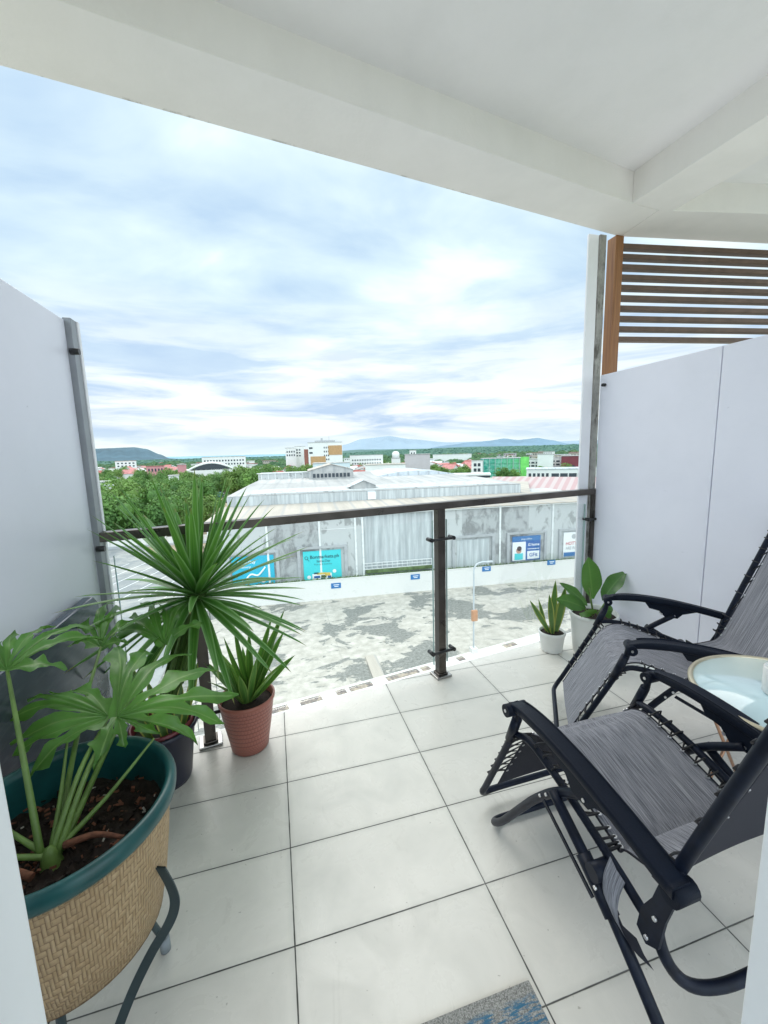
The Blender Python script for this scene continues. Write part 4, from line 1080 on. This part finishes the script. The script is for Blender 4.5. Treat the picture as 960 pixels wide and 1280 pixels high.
s, w_, h_ = board('wall_banner', 'white banner with red and grey lettering at the right end of the warehouse', 46.55, 51.6, -17.0, -12.8, M_WINK)
text('lettering', 'HOTTEST', .78, M_REDINK, s, (-.5, -.045, .15), RX, .95, .02)
text('lettering', 'ARE IN TOWN', .70, M_SURR, s, (-.1, -.045, -.65), RX, .85, .02)
text('lettering', 'SM', .6, M_SURR, s, (-.6, -.045, 1.4), RX) if False else None
MB().tube([(-.6, -.042, 1.35), (-.6, -.055, 1.35)], .42, 16).build('round_emblem', M_SURR, s)
MB().box((-.9, -.05, -h_/2+.4), (w_*.6, .02, .7)).build('blue_corner', M_BLUE2, s)
MB().box((1.2, -.05, -h_/2+.45), (w_*.3, .02, .6)).build('orange_corner', M_YEL, s)

# street lamp on the lot
LP = at_z(592, 817, GZ)
sl2 = thing('street_lamp', 'pale street lamp with curved arm and orange brown box on the concrete lot', 'street lamp', tuple(LP))
MB().tube([(0, 0, 0), (0, 0, 8.6), (.05, 0, 9.3), (.35, 0, 9.75), (.9, 0, 9.9), (1.5, 0, 9.9)], .085, 10, smooth_path=4).build('pole', M_LAMPP, sl2)
MB().box((1.75, 0, 9.88), (.75, .28, .14)).build('lamp_head', M_LAMPP, sl2, bevel=.03)
MB().box((0, -.15, 4.3), (.62, .34, 1.15)).build('meter_box', M_PEACH, sl2, bevel=.05)
MB().box((0, 0, .35), (.7, .7, .7)).build('footing', M_PARAPET, sl2, bevel=.04)

# guard wall and canopy of the road at the left
lf = thing('boundary_wall', 'white guard wall along the road below the green trees', 'wall', (-12, 108.5, GZ), math.radians(-4))
MB().box((-30, 0, 1.0), (60, .3, 2.0)).build('wall', M_PARAPET, lf); MB().box((-30, -.6, .25), (60, .9, .5)).build('base', M_SURR, lf)
for k in range(14): MB().box((-58+k*4.3, -.2, 1.1), (.3, .3, 2.3)).build('pier', M_PARAPET, lf)

# vehicles on the dirt road beside the warehouse
def car(P, rz, paint, label, cat='car', group=None, L=4.3, Hh=1.45, truck=False):
    t = thing('parked_truck' if truck else 'parked_car', label, cat, tuple(P), rz, group)
    if truck:
        MB().box((-.9, 0, 1.75), (4.6, 2.1, 2.3)).build('cargo_box', paint, t, bevel=.05); MB().box((2.3, 0, 1.3), (1.7, 2.0, 1.9)).build('cab', M_WB, t, bevel=.15); MB().box((3.1, 0, 1.7), (.12, 1.7, .7)).build('windscreen', M_WIN, t)
    else:
        m = MB(); pr = [(-2.1, .35), (-2.15, .85), (-1.7, .95), (-1.25, 1.42), (.35, 1.45), (1.05, .98), (1.95, .85), (2.12, .4)]; n = len(pr)
        m.v += [V3((x, y, z)) for y in (-.85, .85) for x, z in pr]; m.face(range(n)); m.face([n+i for i in range(n)][::-1])
        for i in range(n): m.face(((i+1) % n, i, n+i, n+(i+1) % n))
        m.build('body', paint, t, bevel=.08); MB().box((-.4, 0, 1.18), (1.7, 1.735, .34)).build('side_window', M_WIN, t)
    for x in ((-2.2, 2.2) if truck else (-1.3, 1.3)):
        for y in (-.86, .86): MB().tube([(x, y-.1, .33), (x, y+.1, .33)], .33, 14).build('wheel', M_BLACK, t)
M_CARB = mat('blue_truck_paint', (.05, .17, .45), .4); M_CARW = mat('white_car_paint', (.8, .8, .8), .3); M_CARG = mat('grey_car_paint', (.25, .27, .28), .3)
for (px, py, rz, m_, lb, tk) in ((300, 652, .9, M_CARW, 'white car parked on the dirt road nearest the warehouse corner', 0), (283, 628, 1.2, M_CARG, 'grey car on the dirt road below the big round trees', 0), (316, 632, 1.1, M_CARW, 'white car on the dirt road close to the warehouse side', 0),
        (287, 612, 1.3, M_CARB, 'blue truck parked far up the dirt road', 1), (276, 622, 1.35, M_CARB, 'blue truck parked nearer on the left of the dirt road', 1)):
    car(at_z(px, py, GZ+.02), rz, m_, lb, 'truck' if tk else 'car', truck=bool(tk))
# ------------------------------------------------------------------ buildings far away
def facing(px, R): P = at_r(px, 560, R); return P.x, P.y, -math.atan2(P.x-CP.x, P.y-CP.y)
def bld(name, label, cat, x0, x1, yt, R, dep, m_, roof=None, turn=0., wins=None, group=None, wm=None, rooft=.3):
    xm = (x0+x1)/2; X, Y, rz = facing(xm, R); w = (x1-x0)*R/FPX*1.0
    w *= (1+((xm-480)/FPX)**2)**.5/ (1.0); zt = at_r(xm, yt, R).z; h = zt-GZ
    t = thing(name, label, cat, (X, Y, GZ), rz+math.radians(turn), group)
    MB().box((0, dep/2, h/2), (w, dep, h)).build('wall', m_, t)
    MB().box((0, dep/2, h+rooft/2), (w+.6, dep+.6, rooft)).build('roof', roof or M_ROOFW, t)
    if wins:
        base = None
        for (fx0, fx1, z0, z1, cols, rws, fw, fh) in wins:      # fractions of width / metres below the roof
            for r_ in range(rws):
                for c_ in range(cols):
                    fx = (fx0+(fx1-fx0)*(c_+.5)/cols-.5)*w; z = h-z0-(z1-z0)*(r_+.5)/rws
                    MB().box((fx, -.06, z), (w*(fx1-fx0)/cols*fw, .12, (z1-z0)/rws*fh)).build('window', wm or M_WIN, t)
    return t, w, h
t, w_, h_ = bld('hospital_building', 'white multi storey block with tan panels rising behind the warehouse', 'building', 386, 427, 553, 400, 22, M_WB, wins=[(.44, .62, 3, 18, 3, 4, .5, .42)])
q = 400/510
MB().box((w_*.29, -.15, h_-7.5), (w_*.40, .3, 9)).build('tan_panel', M_OR, t); MB().box((-w_*.22, -.15, h_-17), (w_*.44, .3, 8)).build('tan_panel', M_OR, t)
MB().box((-w_/2-2, 8, h_/2-3), (4, 14, h_-6)).build('side_wing', M_BR, t)
for z in (5, 9.5): MB().box((-w_*.42, -.1, h_-z), (3.2, .2, 1.6)).build('window', M_WIN, t)
MB().box((0, 9, h_+1.2), (w_*.6, 8, 1.8)).build('roof_plant_room', M_SURR, t); MB().box((-3, 9, h_+3.2), (2, 2, 2.4)).build('water_tank', M_SURR, t); MB().box((4, 9, h_+4), (.3, .3, 4)).build('antenna', M_SURR, t)
bld('apartment_block', 'small white block with dark windows left of the tan panelled building', 'building', 357, 369, 560, 430, 14, M_WB, wins=[(.05, .95, 2, 9, 4, 2, .5, .5)])
bld('apartment_block', 'white block with brown right side left of the tan panelled building', 'building', 368.5, 381, 558, 440, 14, M_WB, wins=[(.1, .6, 2, 11, 2, 3, .55, .5)])
t, w_, h_ = bld('glazed_hall', 'pale blue hall with a band of dark windows in front of the tall block', 'building', 391, 436, 579, 250, 20, mat('pale_blue_render', (.62, .72, .77), .7), wins=[(.05, .95, 2.6, 4.6, 11, 1, .78, .9)])
bld('grey_block', 'plain windowless grey block rising beyond the warehouse roof', 'building', 506, 537, 568, 255, 16, M_GB)
t, w_, h_ = bld('tank_building', 'small white building with round water tank behind the grey block', 'building', 489, 500, 573, 330, 10, M_WB, wins=[(.1, .9, 3, 8, 2, 2, .5, .5)])
MB().lathe([(0, 0), (3, 0), (3, 3.5), (2.2, 5), (0, 5.6)], c=(0, 5, h_+.2), seg=16).build('water_tank', M_WB, t)
t, w_, h_ = bld('roof_equipment', 'small white machine house standing behind the grey block', 'building', 512, 520, 563, 300, 6, M_WB, wins=[(.1, .9, 1, 4, 2, 1, .5, .7)])
bld('long_shed', 'long white shed with dark opening left of the grey block', 'building', 456, 506, 581, 230, 20, M_WB, M_ROOFB, wins=[(.50, .92, 2.5, 4.2, 1, 1, .9, .9)])
bld('school_building', 'long low white building with pillars right of the tall block', 'building', 437, 478, 569, 420, 12, M_WB, M_ROOFW, wins=[(.05, .95, 3, 10, 12, 2, .5, .4)])
bld('long_shed', 'long white roofed shed far away among the trees right of centre', 'building', 542, 588, 568, 620, 30, M_WB, M_ROOFW)
t, w_, h_ = bld('scaffolded_building', 'building wrapped in green scaffold netting', 'building', 604, 657, 573, 300, 18, M_NET, M_SURR, turn=-4)
for i in range(8):
    MB().box((-w_/2+w_*(i+.5)/8, -.3, h_/2), (.25, .25, h_+.8)).build('scaffold_pole', M_LAMPP, t)
for z in range(1, 4): MB().box((0, -.25, h_-z*3.2), (w_, .2, .3)).build('scaffold_deck', M_NET, t)
MB().box((w_*.42, -.4, h_/2+1.0), (w_*.17, .4, h_*.98)).build('lime_net', mat('lime_net', (.20, .70, .16), .8, var=.2, vscale=.4), t)
bld('white_block', 'plain white tall block right of the green netting', 'building', 674, 690, 568, 330, 14, M_WB)
bld('dark_red_block', 'dark red block beside the white wall end', 'building', 706, 729, 570, 330, 16, M_RED, wins=[(.4, .6, 6, 9, 1, 1, .5, .6)])
bld('apartment_block', 'pale building with balconies between white block and dark red block', 'building', 690, 706, 572, 345, 14, M_WB, wins=[(.05, .95, 1.5, 9, 3, 3, .7, .5)])
bld('apartment_block', 'pale building with dark openings between green netting and white block', 'building', 659, 674, 574, 345, 14, M_WB, wins=[(.05, .95, 1.5, 9, 3, 3, .7, .5)])
bld('office_building', 'long white building with two rows of dark windows on the right', 'building', 668, 736, 586.5, 200, 16, M_WB, M_ROOFG, turn=3, wins=[(.02, .34, 1.0, 7.5, 5, 2, .6, .55), (.36, .98, 1.0, 7.5, 5, 2, .86, .5)])
t, w_, h_ = bld('striped_roof_market', 'low building with red and white striped roof on the right', 'building', 640, 760, 613, 108, 16, M_WB, turn=-6, wins=[(.25, .95, .35, 1.9, 7, 1, .9, .85)], roof=M_ROOFB, rooft=.15)
r = MB(); r.quad([(-w_/2-1, -1.2, h_+.2), (w_/2+1, -1.2, h_+.2), (w_/2-3, 14, h_+2.4), (-w_/2-6, 14, h_+2.4)]); r.build('striped_roof', M_STRIPE, t)
bld('flat_roof_shed', 'low shed with sides painted shadow dark and pale flat roof beyond the warehouse', 'building', 565, 611, 594.5, 185, 10, M_WIN, M_WB, rooft=.7)  # dark wall colour stands in for the shadow below the roof
bld('stair_tower', 'narrow pale frame tower left of the green netting', 'building', 590, 603, 576, 300, 6, M_WB, wins=[(.15, .85, 1, 12, 2, 3, .7, .6)])
# left side
ar = thing('sports_hall', 'white sports hall with a shallow arched roof above the trees', 'building', facing(262, 330)[:2]+(GZ,), facing(262, 330)[2])
MB().box((0, 12, 6.5), (62*330/510, 24, 13)).build('wall', M_WB, ar); arcroof(ar, 44*330/510, 24, 4.6, 12.4, M_WIN)
rows = []
for off, y in ((0, -.3), (1.2, -.3), (1.2, 24)): rows.append([V3((-15+30*i/18, y, 12.6+off+4.6*math.sin(PI*i/18)**.9)) for i in range(19)])
MB().grid(rows).build('roof_edge', M_WB, ar)
bld('school_building', 'long white school building behind the arched sports hall', 'building', 257, 301, 571, 450, 14, M_WB, M_ROOFW, wins=[(.03, .97, 2, 9, 14, 2, .5, .45)])
bld('pink_building', 'pink gabled building left of the arched sports hall', 'building', 221, 229, 581, 300, 12, M_PINK)
bld('white_house', 'white house with two windows among the trees below the pink building', 'house', 209, 218, 595, 250, 8, M_WB, wins=[(.1, .9, 1, 4, 2, 1, .5, .7)])
bld('terracotta_building', 'red brown building among the trees left of the pink building', 'building', 184, 199, 583, 380, 10, M_PINK, M_ROOFR[0], wins=[(.05, .95, 1, 5, 5, 1, .5, .6)])
bld('white_mansion', 'large white house on the rise with red roofs around it', 'house', 147, 163, 576.5, 620, 16, M_WB, M_ROOFR[1], wins=[(.05, .95, 1, 8, 5, 2, .5, .5)])
bld('white_house', 'white house at the left beside the divider post', 'house', 118, 128, 603, 190, 8, M_WB, wins=[(.1, .9, 1, 4, 2, 1, .5, .7)])
bld('white_house', 'pale house with flat roof right of the leftmost house', 'house', 127, 134, 608, 180, 6, M_WB, M_ROOFG)
# houses
def house(px, R, w, d, h, rh, rz, mr, group, label):
    P = at_r(px, 565, R)
    t = thing('house', label, 'house', (P.x, P.y, GZ), rz, group)
    mb = MB(); mb.box((0, 0, h/2), (w, d, h)); mb.quad([(-w/2, -d/2, h), (w/2, -d/2, h), (0, -d/2, h+rh)]); mb.quad([(w/2, d/2, h), (-w/2, d/2, h), (0, d/2, h+rh)]); mb.build('wall', M_WB, t)
    r = MB(); e = .6; dz = rh*e/(w/2)
    r.quad([(0, -d/2-e, h+rh+.08), (-w/2-e, -d/2-e, h-dz+.08), (-w/2-e, d/2+e, h-dz+.08), (0, d/2+e, h+rh+.08)]); r.quad([(w/2+e, -d/2-e, h-dz+.08), (0, -d/2-e, h+rh+.08), (0, d/2+e, h+rh+.08), (w/2+e, d/2+e, h-dz+.08)])
    r.build('roof', mr, t)
    for s in (-1, 1): MB().box((s*w*.22, -d/2-.05, h*.6), (w*.16, .12, h*.25)).build('window', M_WIN, t)
rnd = random.Random(3); placed = []
def scatter(n, x0, x1, R0, R1, mats_, group, label, hh=(5, 9)):
    for i in range(n):
        for _ in range(20):
            px = rnd.uniform(x0, x1); R = rnd.uniform(R0, R1); P = at_r(px, 565, R)
            if all((P-q_).length > 13 for q_ in placed): break
        placed.append(P); house(px, R, rnd.uniform(9, 16), rnd.uniform(9, 14), rnd.uniform(*hh), rnd.uniform(2, 3.4), rnd.uniform(0, 3), rnd.choice(mats_), group, label)
MR = M_ROOFR
scatter(26, 538, 596, 330, 470, [MR[0], MR[1], MR[1], MR[2]], 'houses left of the green netting', 'small house with pitched roof in the dense cluster left of the green netting')
scatter(22, 600, 727, 360, 560, [MR[1], MR[2], MR[2], MR[3]], 'houses behind the green netting', 'small house with pitched roof in the rows behind green netting and white block')
scatter(20, 432, 510, 290, 460, [MR[0], MR[2], MR[2]], 'houses right of the tall block', 'small pale house below the long school building right of the tall block')
scatter(24, 118, 215, 400, 640, [MR[0], MR[1], MR[1], MR[2]], 'houses in the trees at the left', 'house with reddish roof on the wooded rise at the left', (7, 11))
scatter(10, 318, 362, 300, 480, [MR[0], MR[2], MR[2]], 'houses left of the tall block', 'small white house among trees left of the tall block', (6, 9))

# ------------------------------------------------------------------ trees
def cmat(name, a, b_, dk=.45, tr=.12):
    def ex(t, tc, c, b):
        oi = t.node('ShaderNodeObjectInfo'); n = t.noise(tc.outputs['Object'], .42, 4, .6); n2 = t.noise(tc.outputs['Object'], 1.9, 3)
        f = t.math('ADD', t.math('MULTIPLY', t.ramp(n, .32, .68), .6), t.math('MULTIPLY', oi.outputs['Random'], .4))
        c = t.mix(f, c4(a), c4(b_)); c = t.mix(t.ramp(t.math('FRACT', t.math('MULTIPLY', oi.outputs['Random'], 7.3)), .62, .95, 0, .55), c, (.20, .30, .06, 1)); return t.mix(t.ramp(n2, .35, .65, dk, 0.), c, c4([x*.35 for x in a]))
    return translucent(mat(name, a, .6, extra=ex), tr, b_)
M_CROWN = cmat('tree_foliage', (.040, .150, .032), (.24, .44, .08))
M_TRUNK = mat('tree_bark', (.12, .09, .06), .9, var=.3)
def crown_mesh(seed, nl=3600):
    rnd = random.Random(seed); mb = MB(); lobes = []
    for k in range(11):
        a = rnd.uniform(0, 2*PI); r_ = rnd.uniform(.1, .62); z = rnd.uniform(.42, .86)
        lobes.append((V3((r_*math.cos(a), r_*math.sin(a), z-.22*r_)), rnd.uniform(.20, .36)))
    lobes.append((V3((0, 0, .82)), .28))
    for k in range(nl):
        c, r_ = rnd.choice(lobes); d = V3((rnd.gauss(0, 1), rnd.gauss(0, 1), rnd.gauss(.25, 1))).normalized()
        p = c+d*r_*rnd.uniform(.72, 1.06)*V3((1, 1, .8)).length/1.62
        n_ = (d+V3((rnd.uniform(-.7, .7), rnd.uniform(-.7, .7), rnd.uniform(-.3, .9)))).normalized(); u = n_.orthogonal().normalized(); v = n_.cross(u); s = rnd.uniform(.018, .045)
        mb.quad([p+u*s, p+v*s*.8, p-u*s, p-v*s*.8])
    for c, r_ in lobes:                       # dark inner mass of each bough
        rows = []
        for i in range(6):
            th = PI*i/5; rows.append([c+V3((math.sin(th)*math.cos(2*PI*k/8), math.sin(th)*math.sin(2*PI*k/8), math.cos(th)*.8))*r_*.60*rnd.uniform(.85, 1.1) for k in range(8)])
        mb.grid(rows, True)
    return mb
CR = []
for i in range(5):
    o = crown_mesh(100+i).build('crown', M_CROWN); tr_ = MB()
    tr_.tube([(0, 0, 0), (.01, 0, .25), (0, .02, .5)], lambda f: .035-.018*f, 8, smooth_path=3)
    for k in range(4):
        a = k*1.6+i; tr_.tube([(0, .01, .28+.04*k), (.2*math.cos(a), .2*math.sin(a), .5), (.36*math.cos(a), .36*math.sin(a), .62)], lambda f: .015-.010*f, 6)
    tk = tr_.build('trunk', M_TRUNK); CR.append((o, tk))
first = {i: True for i in range(5)}
def tree(px, R, H, wd, label, group, k):
    P = at_r(px, 565, R)
    t = thing('tree', label, 'tree', (P.x, P.y, GZ), rnd.uniform(0, 6.28), group); t.scale = (wd, wd, H)
    for src in CR[k]:
        if first[k]: c = src
        else: c = src.copy(); COL.objects.link(c)
        c.parent = t
    first[k] = False
tcount = 0; tp_ = []
def trees(n, x0, x1, R0, R1, h, group, label, gap=8, avoid=None):
    for i in range(n):
        ok = False
        for _ in range(30):
            px = rnd.uniform(x0, x1); R = math.sqrt(rnd.uniform(R0*R0, R1*R1)); P = at_r(px, 565, R)
            if avoid and avoid(px, R): continue
            if all((P-q_).length > gap for q_ in tp_): ok = True; break
        if not ok: continue
        tp_.append(P); H = rnd.uniform(*h); tree(px, R, H, H*rnd.uniform(.62, .85), label, group, rnd.randrange(5))
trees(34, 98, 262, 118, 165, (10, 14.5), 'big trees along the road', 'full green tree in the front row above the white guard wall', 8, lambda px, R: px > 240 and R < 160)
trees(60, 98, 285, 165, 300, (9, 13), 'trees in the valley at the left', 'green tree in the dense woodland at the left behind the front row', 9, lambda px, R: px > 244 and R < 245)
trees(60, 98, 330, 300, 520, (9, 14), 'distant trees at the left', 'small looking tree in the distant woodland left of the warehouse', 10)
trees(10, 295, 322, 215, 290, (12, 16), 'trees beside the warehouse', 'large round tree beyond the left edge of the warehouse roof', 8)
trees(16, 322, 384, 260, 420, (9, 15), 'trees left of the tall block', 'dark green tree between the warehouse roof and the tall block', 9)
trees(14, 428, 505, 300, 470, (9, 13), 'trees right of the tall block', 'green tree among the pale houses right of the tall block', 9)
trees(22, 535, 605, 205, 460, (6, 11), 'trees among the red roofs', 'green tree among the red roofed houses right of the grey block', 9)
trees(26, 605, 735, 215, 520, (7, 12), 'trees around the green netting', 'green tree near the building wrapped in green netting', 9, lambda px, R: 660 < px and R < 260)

# far woodland reads as one mass
def wood(name, label, n, R0, R1, px0, px1, m_, seed, lift=lambda px, R: 0., hmul=1.):
    r2 = random.Random(seed); mb = MB()
    for i in range(n):
        px = r2.uniform(px0, px1); R = R0*(R1/R0)**r2.random(); P = at_r(px, 565, R); s = max(5.5, R*.0085)*r2.uniform(.7, 1.4)
        c = V3((P.x, P.y, GZ+lift(px, R)+min(7, s*.6)*hmul)); rows = []
        for a in range(5):
            th = PI*a/8+.05; rows.append([c+V3((math.sin(th)*math.cos(2*PI*k/8)*s, math.sin(th)*math.sin(2*PI*k/8)*s, math.cos(th)*min(s*.75, 9)))*1.0+V3((r2.uniform(-.12, .12), r2.uniform(-.12, .12), r2.uniform(-.12, .12)))*s for k in range(8)])
        mb.grid(rows, True, smooth=False, flip=True)
    o = mb.build(name, m_); o['kind'] = 'stuff'; tag(o, label, 'woodland'); return o
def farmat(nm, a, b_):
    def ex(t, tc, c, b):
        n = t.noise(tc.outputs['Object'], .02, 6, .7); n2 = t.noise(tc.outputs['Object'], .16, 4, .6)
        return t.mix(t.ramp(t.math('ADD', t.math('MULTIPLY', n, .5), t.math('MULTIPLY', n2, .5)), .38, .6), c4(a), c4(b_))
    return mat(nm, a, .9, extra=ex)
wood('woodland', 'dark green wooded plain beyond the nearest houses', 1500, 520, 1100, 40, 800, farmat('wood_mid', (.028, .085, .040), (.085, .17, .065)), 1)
wood('woodland', 'blue green woodland stretching towards the horizon', 2400, 1100, 4200, 40, 800, farmat('wood_far', (.045, .125, .105), (.10, .20, .14)), 2, lambda px, R: max(0, 26*min(1, (R-1500)/1800))*min(1, max(0, (px-380)/120)))  # distance haze painted in as a bluer green
rnd = random.Random(5)
for i in range(34):
    px = rnd.choice([rnd.uniform(436, 536), rnd.uniform(540, 727), rnd.uniform(590, 727), rnd.uniform(205, 350)]); R = rnd.uniform(430, 900); P = at_r(px, 565, R)
    t = thing('low_building', 'pale flat roofed town building with a row of dark windows among the trees', 'building', (P.x, P.y, GZ), -math.atan2(P.x, P.y)+rnd.uniform(-.2, .2), 'pale town buildings')
    w_ = rnd.uniform(9, 26); h_ = rnd.uniform(8, 15)
    MB().box((0, 4, h_/2), (w_, 9, h_)).build('wall', rnd.choice([M_WB, M_WB, M_GB, M_ROOFB]), t); MB().box((0, 4, h_+.25), (w_+1, 10, .5)).build('roof', rnd.choice([M_ROOFW, M_ROOFG, MR[3], MR[0]]), t)
    for k in range(int(w_/3.5)): MB().box((-w_/2+2+k*3.4, -.55, h_-2.2), (1.7, .14, 1.3)).build('window', M_WIN, t)
rnd = random.Random(77)
for i in range(60):   # pale dots of far houses in the woodland
    px = rnd.choice([rnd.uniform(118, 330), rnd.uniform(430, 725)]); R = rnd.uniform(560, 1500); P = at_r(px, 565, R)
    t = thing('house', 'tiny pale building far away in the wooded plain', 'house', (P.x, P.y, GZ), rnd.uniform(0, 3), 'far houses in the wooded plain')
    w_ = rnd.uniform(8, 18); h_ = rnd.uniform(9, 12)+R*.001
    MB().box((0, 0, h_/2), (w_, 10, h_)).build('wall', M_WB, t); MB().box((0, 0, h_+.4), (w_+1, 11, .8)).build('roof', rnd.choice(M_ROOFR), t)

# hills and mountains, with distance haze painted into their bluish colours
def ridge(name, pts, R, m_, rough=.02, dep=.25, n=180, seed=0):
    r2 = random.Random(seed); a0, a1 = pts[0][0], pts[-1][0]; rows = [[], [], [], [], []]
    ph = [r2.uniform(0, 6) for _ in range(8)]
    for i in range(n+1):
        px = a0+(a1-a0)*i/n
        for (xa, ya), (xb, yb) in zip(pts, pts[1:]):
            if xa <= px <= xb: f = (px-xa)/(xb-xa); f = f*f*(3-2*f)*.5+f*.5; yy = ya+(yb-ya)*f; break
        yy += sum(rough*8/(k+1)*math.sin(px*(.05*1.9**k)+ph[k]) for k in range(7))
        P = at_r(px, yy, R); d = V3((P.x-CP.x, P.y-CP.y, 0)).normalized(); top = max(P.z-GZ, 1)
        for q_, (k, hh) in enumerate(((-1., 0), (-.55, .35), (-.22, .75), (0, 1.), (.5, 0.))):
            j = 1+.10*math.sin(px*.35+q_*2+ph[q_]) if 0 < q_ < 3 else 1
            rows[q_].append(V3((P.x, P.y, 0))+d*R*dep*k+V3((0, 0, GZ-2+top*hh*j+(2 if hh == 1 else 0))))
    o = MB().grid(rows).build(name, m_); struct(o); return o
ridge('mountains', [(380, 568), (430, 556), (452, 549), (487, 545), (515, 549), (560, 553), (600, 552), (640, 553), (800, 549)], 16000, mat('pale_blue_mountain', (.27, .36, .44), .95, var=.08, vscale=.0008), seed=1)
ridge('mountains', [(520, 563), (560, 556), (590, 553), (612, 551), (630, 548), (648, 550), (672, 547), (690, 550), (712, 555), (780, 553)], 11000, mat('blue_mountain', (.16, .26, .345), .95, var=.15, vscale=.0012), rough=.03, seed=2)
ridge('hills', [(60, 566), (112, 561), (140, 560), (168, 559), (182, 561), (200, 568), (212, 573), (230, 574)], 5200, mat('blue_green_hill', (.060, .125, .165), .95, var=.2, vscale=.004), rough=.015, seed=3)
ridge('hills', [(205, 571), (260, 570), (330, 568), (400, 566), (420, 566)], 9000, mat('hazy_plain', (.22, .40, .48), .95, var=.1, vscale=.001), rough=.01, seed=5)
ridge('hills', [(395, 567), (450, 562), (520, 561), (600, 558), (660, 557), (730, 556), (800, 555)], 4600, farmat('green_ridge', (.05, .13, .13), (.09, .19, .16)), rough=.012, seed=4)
sea = MB(); sea.quad([tuple(at_r(60, 575, 9500).to_2d())+(GZ+1,), tuple(at_r(470, 567, 9500).to_2d())+(GZ+1,), tuple(at_r(520, 567, 40000).to_2d())+(GZ+1,), tuple(at_r(0, 575, 40000).to_2d())+(GZ+1,)])
struct(sea.build('sea', mat('pale_sea', (.45, .62, .66), .3)))
# ------------------------------------------------------------------ light
w = bpy.data.worlds.new('World'); S.world = w; w.use_nodes = True
t = NT(w); bg = t.n['Background']
SUN_EL, SUN_AZ = math.radians(46), math.radians(-12)     # azimuth measured from +Y towards +X
sky = t.node('ShaderNodeTexSky', sky_type='NISHITA'); sky.sun_disc = False; sky.sun_elevation = SUN_EL; sky.sun_rotation = SUN_AZ
tc = t.node('ShaderNodeTexCoord'); d = tc.outputs['Generated']
x, y, z = t.sep(d)
zz = t.math('ADD', t.math('MAXIMUM', z, 0.0), .20)
cv = t.comb(t.math('DIVIDE', x, zz), t.math('DIVIDE', y, zz))
n1 = t.noise(t.mapping(cv, (.75, 1.0, 1), (0, 0, .25)), .80, 5, .50, .3)
n2 = t.noise(t.mapping(cv, (.85, 1.25, 1), (0, 0, .35)), 2.0, 6, .52, .35)
n = t.math('ADD', t.math('MULTIPLY', n1, .66), t.math('MULTIPLY', n2, .34))
bias = t.math('ADD', t.ramp(z, .46, .66, 0., .075), t.ramp(z, .36, .16, 0., .045))
n = t.math('ADD', n, bias)
f = t.ramp(n, .425, .575)
cloud = t.mix(f, (.45, .63, .84, 1), (.82, .98, 1.0, 1))
cloud = t.mix(t.ramp(n, .545, .63), cloud, (1.0, 1.03, 1.03, 1))
n3 = t.noise(t.mapping(d, (2.0, 2.0, 15.)), 1.5, 6, .55, .35)
lowc = t.mix(t.ramp(n3, .40, .58), (.50, .65, .85, 1), (.98, 1.03, 1.03, 1))
cloud = t.mix(t.ramp(z, .10, .36), lowc, cloud)
cloud = t.mix(t.ramp(z, -.01, .07), (.78, .92, .94, 1), cloud)
cs = t.mix(1.0, sky.outputs[0], (.09, .09, .09, 1), 'MULTIPLY')
fin = t.mix(.04, cloud, cs)
# an overcast sky is about three times brighter overhead than at the horizon
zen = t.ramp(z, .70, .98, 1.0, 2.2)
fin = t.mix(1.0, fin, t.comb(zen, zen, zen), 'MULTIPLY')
back_fill = t.ramp(y, -.1, -.6, 1.0, 2.1)  # added fill: sky brightened behind the camera to light the balcony
fin = t.mix(1.0, fin, t.comb(back_fill, back_fill, back_fill), 'MULTIPLY')
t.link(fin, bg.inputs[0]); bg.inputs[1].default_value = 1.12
sl_ = bpy.data.lights.new('sun', 'SUN'); sl_.energy = 1.5; sl_.angle = math.radians(45); sl_.color = (1, .93, .85)
so_ = bpy.data.objects.new('sun', sl_); COL.objects.link(so_)
sd = V3((math.sin(SUN_AZ)*math.cos(SUN_EL), math.cos(SUN_AZ)*math.cos(SUN_EL), math.sin(SUN_EL)))
so_.rotation_euler = sd.to_track_quat('Z', 'Y').to_euler()
S.render.engine = 'CYCLES'
S.cycles.max_bounces = 10; S.cycles.diffuse_bounces = 5; S.cycles.transparent_max_bounces = 16; S.cycles.sample_clamp_indirect = 6
